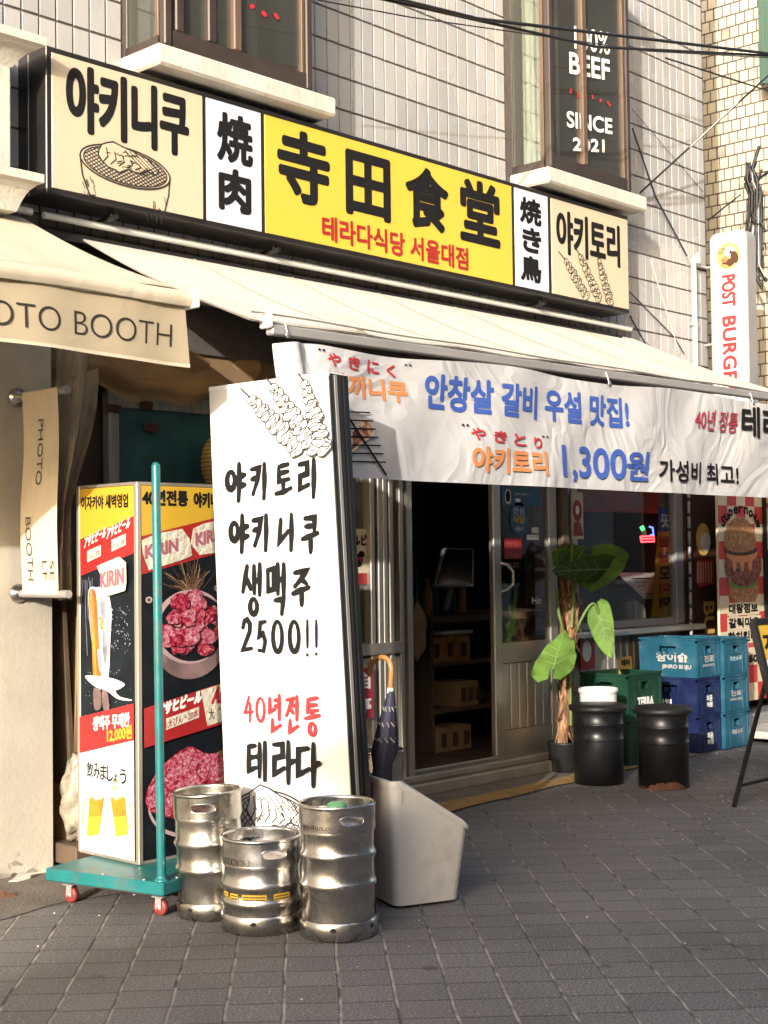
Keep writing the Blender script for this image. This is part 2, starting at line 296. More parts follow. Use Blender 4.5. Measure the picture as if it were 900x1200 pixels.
class MB:
    def __init__(s): s.v = []; s.f = []; s.mi = []; s.sm = []; s.m = []; s.dz = 0; s.clip = None
    def mid(s, m):
        m = MT[m] if isinstance(m, str) else m
        if m not in s.m: s.m.append(m)
        return s.m.index(m)
    def add(s, vs, fs, m, smooth=False):
        o = len(s.v); s.v += [Vector(v) for v in vs]; i = s.mid(m)
        for f in fs: s.f.append([o+k for k in f]); s.mi.append(i); s.sm.append(smooth)
        return s
    def poly(s, pts, m): return s.add(pts, [list(range(len(pts)))], m)
    def hexa(s, p, m):                                    # 8 corners: bottom ring then top ring
        return s.add(p, [(3, 2, 1, 0), (4, 5, 6, 7), (0, 1, 5, 4), (1, 2, 6, 5), (2, 3, 7, 6), (3, 0, 4, 7)], m)
    def box(s, x0, x1, y0, y1, z0, z1, m):
        return s.hexa([(x0, y0, z0), (x1, y0, z0), (x1, y1, z0), (x0, y1, z0), (x0, y0, z1), (x1, y0, z1), (x1, y1, z1), (x0, y1, z1)], m)
    def bbox(s, x0, x1, y0, y1, z0, z1, m, b=.006):       # box with chamfered edges
        x0, x1 = sorted((x0, x1)); y0, y1 = sorted((y0, y1)); z0, z1 = sorted((z0, z1))
        b = min(b, (x1-x0)/3, (y1-y0)/3, (z1-z0)/3)
        vs = []; idx = {}
        for ix in (0, 1):
            for iy in (0, 1):
                for iz in (0, 1):
                    X = (x0, x1)[ix]; Y = (y0, y1)[iy]; Z = (z0, z1)[iz]; sx = b*(1-2*ix); sy = b*(1-2*iy); sz = b*(1-2*iz)
                    idx[ix, iy, iz] = len(vs); vs += [(X, Y+sy, Z+sz), (X+sx, Y, Z+sz), (X+sx, Y+sy, Z)]
        g = lambda a, c, d, k: idx[a, c, d]+k
        fs = []
        for a in (0, 1):
            q = [g(a, 0, 0, 0), g(a, 1, 0, 0), g(a, 1, 1, 0), g(a, 0, 1, 0)]; fs.append(q if a else q[::-1])
            q = [g(0, a, 0, 1), g(1, a, 0, 1), g(1, a, 1, 1), g(0, a, 1, 1)]; fs.append(q[::-1] if a else q)
            q = [g(0, 0, a, 2), g(1, 0, a, 2), g(1, 1, a, 2), g(0, 1, a, 2)]; fs.append(q if a else q[::-1])
        for a in (0, 1):
            for c in (0, 1):
                fs.append([g(a, c, 0, 0), g(a, c, 1, 0), g(a, c, 1, 1), g(a, c, 0, 1)])
                fs.append([g(a, 0, c, 0), g(a, 1, c, 0), g(a, 1, c, 2), g(a, 0, c, 2)])
                fs.append([g(0, a, c, 1), g(1, a, c, 1), g(1, a, c, 2), g(0, a, c, 2)])
                for d in (0, 1): fs.append([g(a, c, d, 0), g(a, c, d, 1), g(a, c, d, 2)])
        return s.add(vs, fs, m)
    def tube(s, pts, r, m, n=10, caps=True, smooth=True):
        pts = [Vector(p) for p in pts]; rr = r if isinstance(r, (list, tuple)) else [r]*len(pts)
        vs = []; up = None
        for i, p in enumerate(pts):
            t = (pts[min(i+1, len(pts)-1)]-pts[max(i-1, 0)]).normalized()
            if up is None:
                up = t.orthogonal().normalized()
            up = (up - t*up.dot(t)); up = up.normalized() if up.length > 1e-6 else t.orthogonal().normalized()
            b = t.cross(up)
            for k in range(n):
                a = 2*PI*k/n; vs.append(p + (up*math.cos(a)+b*math.sin(a))*rr[i])
        fs = [[i*n+k, i*n+(k+1) % n, (i+1)*n+(k+1) % n, (i+1)*n+k] for i in range(len(pts)-1) for k in range(n)]
        s.add(vs, fs, m, smooth)
        if caps:
            s.add(vs[:n], [list(range(n))[::-1]], m); s.add(vs[-n:], [list(range(n))], m)
        return s
    def lathe(s, prof, c, m, n=40, cap0=False, cap1=False, smooth=True, T=None):
        c = Vector(c); vs = []
        for r, z in prof:
            for k in range(n):
                a = 2*PI*k/n; p = Vector((r*math.cos(a), r*math.sin(a), z)); vs.append(c+(T @ p if T else p))
        fs = [[i*n+k, i*n+(k+1) % n, (i+1)*n+(k+1) % n, (i+1)*n+k] for i in range(len(prof)-1) for k in range(n)]
        s.add(vs, fs, m, smooth)
        if cap0: s.add(vs[:n], [list(range(n))[::-1]], m)
        if cap1: s.add(vs[-n:], [list(range(n))], m)
        return s
    def grid(s, fn, nu, nv, m, smooth=True):              # fn(a, b), a and b in 0..1
        vs = [fn(i/nu, j/nv) for j in range(nv+1) for i in range(nu+1)]
        fs = [[j*(nu+1)+i, j*(nu+1)+i+1, (j+1)*(nu+1)+i+1, (j+1)*(nu+1)+i] for j in range(nv) for i in range(nu)]
        return s.add(vs, fs, m, smooth)
    # ---- print laid on a surface
    def lift(s, d): s.dz += 4e-5; return d+s.dz
    def emit(s, pl, pts, faces, m, d):                    # flat print, trimmed to s.clip when that is set
        if not s.clip: return s.add([pl.P(u, v, d) for u, v in pts], faces, m)
        a, b, c, e = s.clip
        for f in faces:
            q = [tuple(pts[k]) for k in f]
            for ax, lim, sg in ((0, a, 1), (0, c, -1), (1, b, 1), (1, e, -1)):
                o = []
                for p, r in zip(q, q[1:]+q[:1]):
                    ip = (p[ax]-lim)*sg >= 0; ir = (r[ax]-lim)*sg >= 0
                    if ip: o.append(p)
                    if ip != ir:
                        t = (lim-p[ax])/(r[ax]-p[ax]); o.append((p[0]+(r[0]-p[0])*t, p[1]+(r[1]-p[1])*t))
                q = o
                if len(q) < 3: break
            if len(q) >= 3: s.add([pl.P(u, v, d) for u, v in q], [list(range(len(q)))], m)
        return s
    def patch(s, pl, pts, m, d=.001):
        d = s.lift(d); return s.emit(pl, list(pts), [list(range(len(pts)))], m, d)
    def rect(s, pl, u0, v0, u1, v1, m, d=.001): return s.patch(pl, [(u0, v0), (u1, v0), (u1, v1), (u0, v1)], m, d)
    def text(s, pl, t, u0, v0, u1, v1, m, d=.0015, bold=0, slant=0, flip=False, spacing=1.0, rise=0, thin=0):
        vs, fs = glyphs(t, spacing, thin); W = u1-u0; H = v1-v0
        b = bold; q = [(u0+b+(1-x if flip else x)*(W-2*b)+slant*(y-.5)*H, v0+b+y*(H-2*b)+rise*x) for x, y in vs]
        offs = [(0, 0)]
        if b:
            n = 10; offs += [(b*math.cos(2*PI*k/n), b*math.sin(2*PI*k/n)) for k in range(n)]
        for a, c in offs:
            dd = s.lift(d); s.emit(pl, [(u+a, v+c) for u, v in q], fs, m, dd)
        return s
    def ink(s, pl, pts, wd, m, d=.0015, cap=True, closed=False):
        pts = [Vector((p[0], p[1])) for p in pts]
        if closed: pts = pts+[pts[0]]
        n = len(pts); ws = wd if isinstance(wd, (list, tuple)) else [wd]*n
        L = []; Rr = []
        for i, p in enumerate(pts):
            if closed and i in (0, n-1): a = pts[n-2]; b = pts[1]
            else: a = pts[max(i-1, 0)]; b = pts[min(i+1, n-1)]
            t0 = (p-a); t1 = (b-p)
            t0 = t0.normalized() if t0.length > 1e-9 else None; t1 = t1.normalized() if t1.length > 1e-9 else None
            t0 = t0 or t1; t1 = t1 or t0
            if t0 is None: t0 = t1 = Vector((1, 0))
            t = t0+t1; t = t.normalized() if t.length > 1e-6 else t0
            k = min(1/max(.35, t.dot(t0)), 2.2); nn = Vector((-t.y, t.x))*ws[i]*.5*k
            L.append(p+nn); Rr.append(p-nn)
        q = Rr + L[::-1]; dd = s.lift(d)
        s.emit(pl, [(x.x, x.y) for x in Rr+L], [[i, i+1, n+i+1, n+i] for i in range(n-1)], m, dd)
        if cap and not closed:
            for e in (0, n-1):
                dd = s.lift(d); r = ws[e]*.5
                s.emit(pl, [(pts[e].x+r*math.cos(2*PI*k/8), pts[e].y+r*math.sin(2*PI*k/8)) for k in range(8)], [list(range(8))], m, dd)
        return s
    def oval(s, pl, cu, cv, ru, rv, m, d=.001, n=28, rot=0):
        c, sn = math.cos(rot), math.sin(rot)
        return s.patch(pl, [(cu+ru*math.cos(a)*c-rv*math.sin(a)*sn, cv+ru*math.cos(a)*sn+rv*math.sin(a)*c) for a in (2*PI*k/n for k in range(n))], m, d)
    def build(s, name, parent=None, label=None, cat=None, group=None, kind=None, smooth_angle=None):
        o = _link(name, s, parent); tag(o, label, cat, group, kind); return o

def _link(name, mb, parent):
    root = parent
    off = Vector((0, 0, 0))
    while root is not None:
        off += Vector(root.location); root = root.parent
    me = bpy.data.meshes.new(name)
    if parent is None and mb.v:
        xs = [v.x for v in mb.v]; ys = [v.y for v in mb.v]; zs = [v.z for v in mb.v]
        off = Vector(((min(xs)+max(xs))/2, (min(ys)+max(ys))/2, min(zs)))
    me.from_pydata([v-off for v in mb.v], [], mb.f)
    for m in mb.m: me.materials.append(m)
    me.polygons.foreach_set('material_index', mb.mi); me.polygons.foreach_set('use_smooth', mb.sm); me.update()
    o = bpy.data.objects.new(name, me); COL.objects.link(o)
    if parent is None: o.location = off
    else: o.parent = parent
    return o
def tag(o, label=None, cat=None, group=None, kind=None):
    if label: o['label'] = label
    if cat: o['category'] = cat
    if group: o['group'] = group
    if kind: o['kind'] = kind
    return o
def thing(name, loc, label, cat, group=None):
    o = bpy.data.objects.new(name, None); o.empty_display_size = .1; o.location = loc; COL.objects.link(o); return tag(o, label, cat, group)
def copy_tree(o, parent=None):
    c = o.copy(); COL.objects.link(c); c.parent = parent
    for ch in list(o.children): copy_tree(ch, c)
    return c
def lerp(a, b, t): return a+(b-a)*t
def smooth(pts, n=5):                                 # closed smooth outline through the points
    out = []; N = len(pts)
    for i in range(N):
        p0, p1, p2, p3 = pts[i-1], pts[i], pts[(i+1) % N], pts[(i+2) % N]
        for k in range(n):
            t = k/n; out.append(tuple(.5*((2*p1[j])+(-p0[j]+p2[j])*t+(2*p0[j]-5*p1[j]+4*p2[j]-p3[j])*t*t+(-p0[j]+3*p1[j]-3*p2[j]+p3[j])*t**3) for j in (0, 1)))
    return out
# ------------------------------------------------------------------ drawings and handwriting
def box_px(pl, bl, tr):
    u0, v0 = pl.pick(*bl); u1, v1 = pl.pick(*tr); return u0, v0, u1, v1
def text_px(m, pl, t, bl, tr, mt, **k):
    m.text(pl, t, *box_px(pl, bl, tr), mt, **k)
def ell(cx, cy, rx, ry, n=18, a0=90, sweep=360):
    return [(cx+rx*math.cos(R(a0+sweep*i/n)), cy+ry*math.sin(R(a0+sweep*i/n))) for i in range(n+1)]
RIEUL = [(1, 9), (5.2, 9.3), (5.2, 6.4), (1.4, 5.8), (1.2, 2.3), (5.8, 3.4)]
HAND = {
 '야': [ell(2.2, 5.6, 1.8, 2.4, 14, 100), [(6, 10), (6.1, 5), (5.6, 0)], [(6.4, 6.6), (8.6, 7)], [(6.4, 4), (8.6, 4.3)]],
 '키': [[(.8, 8.6), (5, 8.9), (4.2, 5.5), (1.6, 1.4)], [(1, 5.7), (4.4, 6.2)], [(8, 10), (8, 5), (7.6, 0)]],
 '토': [[(2.2, 9), (8, 9.6)], [(2, 6.8), (8, 7.4)], [(2.2, 9), (2.2, 4.4), (8.4, 5)], [(5, 4.4), (4.8, 1.3)], [(.3, .6), (4.8, 1), (9.7, 2.2)]],
 '리': [RIEUL, [(8.7, 10), (8.7, 5), (8.3, 0)]],
 '니': [[(2, 8.7), (1, 2.4), (6.6, 5.4)], [(8.6, 10), (8.6, 5), (8.2, 0)]],
 '쿠': [[(2, 9.2), (7.8, 9.4), (7.6, 5)], [(2.4, 7), (7.4, 7.2)], [(.3, 3.6), (5, 4.4), (9.7, 5.2)], [(5.4, 4.4), (5.2, 0)]],
 '생': [[(2.6, 9.6), (.4, 4.4)], [(2.4, 7.2), (4.2, 5)], [(6, 9.6), (6, 4.1)], [(8.8, 10), (8.6, 3.8)], [(6, 6.6), (8.6, 6.8)], ell(5.6, 1.5, 1.7, 1.5, 14, 90)],
 '맥': [[(1, 8.8), (4, 9.1), (4, 5), (1.1, 4.6), (1, 8.8)], [(6, 10), (6, 4)], [(9, 10), (8.8, 3.6)], [(6, 6.8), (8.8, 7)], [(4.4, 2.7), (8.6, 3), (7.8, 0)]],
 '주': [[(1.6, 8.8), (8.2, 9.4), (5, 7), (1.4, 5)], [(5, 7.2), (8.4, 5.8)], [(.3, 3), (5, 4), (9.8, 4.8)], [(5.6, 4), (5.4, 0)]],
 '2': [[(1.4, 7.4), (2.6, 9.4), (5.2, 9.9), (7.4, 8.6), (7, 6.2), (1, .7), (8.6, 1.3)]],
 '5': [[(8, 9.6), (3, 9.2), (2, 5.2), (5.6, 6), (7.8, 3.6), (5.8, .7), (1.6, .9)]],
 '0': [ell(5, 5, 3.6, 4.6, 22, 100)],
 '!': [[(5.4, 10), (5, 2.6)], [(4.6, .8), (4.5, .4)]],
 '4': [[(5.4, 10), (.8, 3.4), (9.4, 4)], [(6.6, 7.4), (6.2, 0)]],
 '년': [[(1, 9), (1, 5.4), (4.8, 6.2)], [(8, 10), (7.8, 3.4)], [(4.6, 8.5), (7.6, 8.7)], [(4.8, 7), (7.6, 7.2)], [(3, 3.4), (2.8, .4), (9, 2)]],
 '전': [[(.8, 8.8), (5.2, 9.2), (3, 7), (.5, 4.6)], [(3, 7), (5.4, 5.4)], [(5.4, 7.3), (8, 7.5)], [(8.4, 10), (8.2, 3.6)], [(3.2, 3.4), (3, .4), (9, 2)]],
 '통': [[(2.2, 9.2), (8.4, 9.8)], [(2.4, 7.6), (8, 8)], [(2.2, 9.2), (2.2, 6), (8.6, 6.6)], [(5.2, 6.2), (5, 4.9)], [(.4, 4.2), (9.7, 5.3)], ell(5, 1.6, 2, 1.5, 14, 90)],
 '테': [[(1, 8.6), (4.2, 9)], [(1, 8.6), (1, 2.2), (4.4, 3.2)], [(1, 5.6), (4, 6)], [(4.4, 6), (6, 6.1)], [(6.4, 9.6), (6.2, .8)], [(9, 10), (8.8, 0)]],
 '라': [[(.8, 9), (4.6, 9.3), (4.6, 6.4), (1, 5.8), (.8, 1.8), (5.4, 3.6)], [(7.2, 10), (7, 0)], [(7.2, 4.8), (9.8, 5.6)]],
 '다': [[(5.2, 8.9), (1, 8.4), (.8, 2.4), (5.6, 4)], [(7.4, 10), (7.2, 0)], [(7.4, 5), (9.9, 5.6)]],
}
def hand(m, pl, ch, bl, tr, mt, wt=.11):
    u0, v0, u1, v1 = box_px(pl, bl, tr); W = u1-u0; H = v1-v0; wd = wt*(abs(W)+abs(H))*.5*1.25
    for st in HAND[ch]:
        p = [(u0+x*W/10, v0+y*H/10) for x, y in st]
        q = []
        for a, b in zip(p, p[1:]):
            for k in range(3): q.append((lerp(a[0], b[0], k/3), lerp(a[1], b[1], k/3)))
        q.append(p[-1]); n = len(q)
        ws = [wd*(.78+.3*math.sin(PI*min(1, i/(n-1)*1.15))+rnd.uniform(-.06, .06)) for i in range(n)]
        m.ink(pl, q, ws, mt)
def wob(pts, a): return [(u+rnd.uniform(-a, a), v+rnd.uniform(-a, a)) for u, v in pts]
def draw_skewer(m, pl, stick, a, b, wd, lw, mt, fill, n=9):
    """line drawing of chicken pieces on a stick from a to b"""
    m.ink(pl, [stick, a], lw*1.6, mt)
    du, dv = b[0]-a[0], b[1]-a[1]; L = math.hypot(du, dv); du /= L; dv /= L; pu, pv = -dv, du
    for k in range(n):
        t = (k+.5)/n; g = wd*(.55+.45*min(1, t*2.4))*rnd.uniform(.85, 1.1); c = (a[0]+(b[0]-a[0])*t, a[1]+(b[1]-a[1])*t); h = L/n*.66
        sk = rnd.uniform(-.3, .5)
        loop = [(c[0]+du*h*math.cos(x)+pu*g*.5*math.sin(x)+du*sk*g*.4*math.sin(x), c[1]+dv*h*math.cos(x)+pv*g*.5*math.sin(x)+dv*sk*g*.4*math.sin(x)) for x in (2*PI*i/14 for i in range(14))]
        loop = wob(loop, g*.035)
        m.patch(pl, loop, fill); m.ink(pl, loop, lw, mt, closed=True)
        for s in range(3):
            x = rnd.uniform(-.7, .7); y = rnd.uniform(-.3, .3)
            m.ink(pl, wob([(c[0]+pu*g*.5*(x-.25+q*.25)+du*h*(y+.3*math.sin(q*2)), c[1]+pv*g*.5*(x-.25+q*.25)+dv*h*(y+.3*math.sin(q*2))) for q in (0, 1, 2)], g*.02), lw*.8, mt, cap=False)
def draw_grill(m, pl, cu, cv, ru, rv, tilt, bowl, lw, mt, fill, steps=11):
    """line drawing of a round charcoal grill with meat on the mesh"""
    c, s = math.cos(tilt), math.sin(tilt)
    T = lambda x, y: (cu+x*ru*c-y*rv*s, cv+x*ru*s+y*rv*c)
    if bowl:
        out = [(-1, 0), (-.96, -.5), (-.84, -1.1), (-.7, -1.62)]
        pts = [(cu-ru, cv-ru*s), (cu-ru*.95, cv-rv*.9), (cu-ru*.8, cv-rv*1.9-.0), (cu-ru*.68, bowl)]
        pts2 = [(cu+ru, cv+ru*s), (cu+ru*.97, cv-rv*.9+ru*s), (cu+ru*.86, cv-rv*2+ru*s), (cu+ru*.74, bowl)]
        m.ink(pl, pts, lw*1.2, mt); m.ink(pl, pts2, lw*1.2, mt)
        for k in range(12):
            x = cu-ru*rnd.uniform(.72, .95); y = cv-rv*rnd.uniform(.8, 2); m.ink(pl, [(x, y), (x+lw*2, y-ru*.12)], lw*.5, mt, cap=False)
            x = cu+ru*rnd.uniform(.45, .92); y = cv-rv*rnd.uniform(1.1, 2.3); m.ink(pl, [(x, y), (x+lw, y-ru*.14)], lw*.5, mt, cap=False)
    m.patch(pl, [T(math.cos(a), math.sin(a)) for a in (2*PI*k/40 for k in range(40))], fill)
    m.ink(pl, [T(math.cos(a), math.sin(a)) for a in (2*PI*k/40 for k in range(40))], lw*1.3, mt, closed=True)
    m.ink(pl, [T(.93*math.cos(a), .9*math.sin(a)) for a in (2*PI*k/40 for k in range(40))], lw, mt, closed=True)
    for k in range(-steps, steps+1):
        x = k/(steps+.5)*1.25
        for sg in (1, -1):                                  # slanted bars clipped to the rim
            ends = []
            for q in range(-40, 41):
                y = q/40*1.3; xx = x+sg*y*.55
                if (xx/.93)**2+(y/.9)**2 < 1: ends.append((xx, y))
            if len(ends) > 2: m.ink(pl, [T(*ends[0]), T(*ends[-1])], lw*.75, mt, cap=False)
    blob = [(-.62, .25), (-.55, .85), (-.3, 1.15), (.1, .95), (.45, .75), (.72, .25), (.66, -.02), (.45, .05), (.3, -.15), (.05, -.1), (-.15, -.4), (-.4, -.25)]
    q = []
    for a, b in zip(blob, blob[1:]+blob[:1]):
        q += [a, ((a[0]+b[0])/2+rnd.uniform(-.03, .03), (a[1]+b[1])/2+rnd.uniform(-.04, .04))]
    m.patch(pl, [T(*p) for p in q], fill); m.ink(pl, [T(*p) for p in q], lw*1.1, mt, closed=True)
    for k in range(6):
        x = -.45+k*.18; m.ink(pl, [T(x, .75-.1*k), T(x+.04, .3-.04*k), T(x-.08, -.1+.02*k)], lw, mt, cap=False)
    for k in range(26):
        x = rnd.uniform(-.5, .5); y = rnd.uniform(-.15, .75)-.3*abs(x); m.ink(pl, wob([T(x, y), T(x+.06, y+.08), T(x+.11, y)], lw*.3), lw*.6, mt, cap=False)

# ------------------------------------------------------------------ ground
def ground_material():
    m = bpy.data.materials.new('paving'); m.use_nodes = True
    n = m.node_tree.nodes; L = m.node_tree.links; b = n['Principled BSDF']
    tc = n.new('ShaderNodeTexCoord'); mp = n.new('ShaderNodeMapping'); mp.vector_type = 'TEXTURE'
    mp.inputs['Rotation'].default_value = (0, 0, .813038); L.new(tc.outputs['Object'], mp.inputs[0])
    nw = n.new('ShaderNodeTexNoise'); nw.inputs['Scale'].default_value = 5; nw.inputs['Detail'].default_value = 3; L.new(mp.outputs[0], nw.inputs['Vector'])
    wv = n.new('ShaderNodeVectorMath'); wv.operation = 'MULTIPLY_ADD'; wv.inputs[1].default_value = (.018, .014, 0); L.new(nw.outputs['Color'], wv.inputs[0]); L.new(mp.outputs[0], wv.inputs[2])
    sx = n.new('ShaderNodeSeparateXYZ'); L.new(wv.outputs[0], sx.inputs[0])
    def math_(op, a, bv=None, c=None):
        k = n.new('ShaderNodeMath'); k.operation = op
        for i, x in enumerate((a, bv, c)):
            if x is None: continue
            if isinstance(x, (int, float)): k.inputs[i].default_value = x
            else: L.new(x, k.inputs[i])
        return k.outputs[0]
    P = .1663
    iv = math_('FLOOR', math_('MULTIPLY_ADD', sx.outputs[1], 1/P, 3.06/P))
    wn0 = n.new('ShaderNodeTexWhiteNoise'); wn0.noise_dimensions = '1D'; L.new(iv, wn0.inputs['W'])
    u = math_('ADD', math_('MULTIPLY_ADD', sx.outputs[0], 1/P, -.28/P), math_('MULTIPLY', wn0.outputs['Value'], .16))
    v = math_('MULTIPLY_ADD', sx.outputs[1], 1/P, 3.06/P)
    iu = math_('FLOOR', u)
    du = math_('ABSOLUTE', math_('SUBTRACT', math_('FRACT', u), .5)); dv = math_('ABSOLUTE', math_('SUBTRACT', math_('FRACT', v), .5))
    cb = n.new('ShaderNodeCombineXYZ'); L.new(iu, cb.inputs[0]); L.new(iv, cb.inputs[1])
    wn = n.new('ShaderNodeTexWhiteNoise'); wn.noise_dimensions = '2D'; L.new(cb.outputs[0], wn.inputs['Vector'])
    def ramp(x, p0, p1, c0, c1):
        r = n.new('ShaderNodeValToRGB'); r.color_ramp.elements[0].position = p0; r.color_ramp.elements[1].position = p1
        r.color_ramp.elements[0].color = c0; r.color_ramp.elements[1].color = c1; L.new(x, r.inputs[0]); return r.outputs[0]
    def mix(f, a, c, t='MIX'):
        k = n.new('ShaderNodeMixRGB'); k.blend_type = t
        for i, x in enumerate((f, a, c)):
            if isinstance(x, (int, float)): k.inputs[i].default_value = x
            elif isinstance(x, tuple): k.inputs[i].default_value = x
            else: L.new(x, k.inputs[i])
        return k.outputs[0]
    base = ramp(wn.outputs['Value'], 0, 1, (.130, .127, .127, 1), (.162, .158, .158, 1))
    g = n.new('ShaderNodeTexNoise'); g.inputs['Scale'].default_value = 130; g.inputs['Detail'].default_value = 5; g.inputs['Roughness'].default_value = .7; L.new(tc.outputs['Object'], g.inputs['Vector'])
    base = mix(.8, base, ramp(g.outputs['Fac'], .38, .64, (.12, .12, .12, 1), (.95, .93, .91, 1)), 'OVERLAY')
    g2 = n.new('ShaderNodeTexNoise'); g2.inputs['Scale'].default_value = 1.3; g2.inputs['Detail'].default_value = 7; L.new(tc.outputs['Object'], g2.inputs['Vector'])
    base = mix(ramp(g2.outputs['Fac'], .45, .72, (0, 0, 0, 1), (.5, .5, .5, 1)), base, (.078, .070, .064, 1))
    v3 = n.new('ShaderNodeTexVoronoi'); v3.inputs['Scale'].default_value = 2.6; L.new(tc.outputs['Object'], v3.inputs['Vector'])
    s3 = n.new('ShaderNodeSeparateColor'); L.new(v3.outputs['Color'], s3.inputs[0])
    base = mix(math_('MULTIPLY', math_('LESS_THAN', v3.outputs['Distance'], math_('MULTIPLY', s3.outputs[0], .075)), .6), base, (.05, .045, .042, 1))
    g4_ = n.new('ShaderNodeTexNoise'); g4_.inputs['Scale'].default_value = .55; g4_.inputs['Detail'].default_value = 4; L.new(tc.outputs['Object'], g4_.inputs['Vector'])
    base = mix(ramp(g4_.outputs['Fac'], .5, .68, (0, 0, 0, 1), (.4, .4, .4, 1)), base, (.20, .185, .17, 1))
    # pale grit: dots scattered on the stones
    vo = n.new('ShaderNodeTexVoronoi'); vo.inputs['Scale'].default_value = 55; L.new(tc.outputs['Object'], vo.inputs['Vector'])
    dens = ramp(g2.outputs['Fac'], .3, .62, (.075, .075, .075, 1), (.16, .16, .16, 1))
    grit = math_('LESS_THAN', vo.outputs['Distance'], math_('MULTIPLY', math_('GREATER_THAN', n.new('ShaderNodeSeparateColor').outputs[0], .5), .2))
    sc = [k for k in n if k.bl_idname == 'ShaderNodeSeparateColor'][-1]; L.new(vo.outputs['Color'], sc.inputs[0])
    grit = math_('MULTIPLY', grit, math_('GREATER_THAN', sc.outputs[1], .55))
    base = mix(math_('MULTIPLY', grit, .6), base, (.42, .37, .30, 1))
    # joints: dark across, pale sand along
    jl = ramp(dv, .462, .484, (0, 0, 0, 1), (1, 1, 1, 1)); jc = ramp(du, .470, .487, (0, 0, 0, 1), (1, 1, 1, 1))
    ns = n.new('ShaderNodeTexNoise'); ns.inputs['Scale'].default_value = 9; ns.inputs['Detail'].default_value = 4; L.new(tc.outputs['Object'], ns.inputs['Vector'])
    sand = mix(ramp(ns.outputs['Fac'], .38, .6, (0, 0, 0, 1), (1, 1, 1, 1)), (.06, .054, .05, 1), (.36, .325, .285, 1))
    base = mix(math_('MULTIPLY', jc, .75), base, (.035, .032, .030, 1)); base = mix(math_('MULTIPLY', jl, .9), base, sand)
    L.new(base, b.inputs['Base Color']); b.inputs['Roughness'].default_value = .82; b.inputs['Specular IOR Level'].default_value = .35
    h = math_('SUBTRACT', math_('MULTIPLY', g.outputs['Fac'], .25), math_('MAXIMUM', jl, jc))
    h = math_('ADD', h, math_('MULTIPLY', wn.outputs['Value'], .5))
    bp = n.new('ShaderNodeBump'); bp.inputs['Strength'].default_value = .7; bp.inputs['Distance'].default_value = .006
    L.new(h, bp.inputs['Height']); L.new(bp.outputs[0], b.inputs['Normal'])
    return m
MT['paving'] = ground_material()
mb = MB(); mb.poly([(-150, -150, 0), (150, -150, 0), (150, 150, 0), (-150, 150, 0)], 'paving')
o = mb.build('paved_street', kind='structure'); 
for v in o.data.vertices: v.co = v.co + o.location
o.location = (0, 0, 0)
# concrete apron along the shopfront and the worn yellow line at its edge
mb = MB(); mb.grid(lambda a, b: Vector((3.2+6.6*a, -.27+.022*math.sin(a*23)-.02*math.sin(a*61)+b*(.9), .005+.03*b)), 60, 4, 'apron')
mb.build('concrete_apron', kind='structure')
mb = MB(); mb.grid(lambda a, b: Vector((4.5+3.1*a, -.50+.20*a+.008*math.sin(a*31)+b*(.22-.08*a+.01*math.sin(a*47)), .0098)), 60, 1, 'yellow_paint')
mb.build('yellow_line', kind='structure')
mb = MB(); mb.grid(lambda a, b: Vector((.8+2.75*a, -.62+.035*math.sin(a*9)+.02*math.sin(a*31)+b*.58, .004+.012*b)), 40, 3, 'apron')
mb.build('cement_patch', kind='structure')

# ------------------------------------------------------------------ buildings across the street (they shade the paving)
def far_house(x0, x1, z, m, label):
    t = thing('town_house', (x0, -9.5, 0), label, 'building')
    b = MB(); b.box(x0, x1, -15, -9.5, 0, z, m); b.box(x0, x1, -9.7, -9.35, z+.002, z+.12, 'concrete_trim'); b.build('wall', t)
    x = x0+1
    while x < x1-1.6:
        for zz in (.9, 3.4):
            if zz+1.3 < z:
                b = MB(); b.box(x, x+1.3, -9.52, -9.46, zz, zz+1.3, 'far_pane'); wd = b.build('window', t)
                b = MB(); b.box(x-.06, x+1.36, -9.5, -9.42, zz-.09, zz-.003, 'concrete_trim'); b.build('sill', wd)
        x += 2.6
far_house(-34, -12.95, 4.62, 'far_wall', 'low grey house across the street with a flat roof')
far_house(-12.9, 5.9, 5.12, 'far_wall_b', 'long tan house across the street with a flat roof')
far_house(6, 40, 13.5, 'far_wall', 'tall grey house further along the other side of the street')

# ------------------------------------------------------------------ the restaurant building
rest = thing('restaurant_building', (6, 0, 0), 'white tiled restaurant building with dark shopfront, open door and two bay windows', 'building')
XL, XR = 3.0, 9.0
BAY = []                                             # (x0, x1, sill z) of the two bay windows
sill1 = (PY(138.5, 60, 0).x, PY(395, 140, -.3).x); sill2 = (PY(596, 198, 0).x, PY(759, 248, -.3).x)
b1 = (PY(147, 40, 0).x, PY(368, 60, -.29).x); b2 = (PY(600, 190, 0).x, PY(741, 200, -.29).x)
BZ0, BZ1 = 3.615, 4.93
b = MB(); TW, TH, TX0, TZ0 = .08775, .1735, 5.2096, 2.8245
def in_bay(x0, x1, z0, z1):
    for p, q in (b1, b2):
        if x1 > p+.01 and x0 < q-.01 and z1 > BZ0-.05 and z0 < BZ1: return True
    return False
i0 = math.floor((1.2-TX0)/TW); i1 = math.ceil((XR-TX0)/TW)
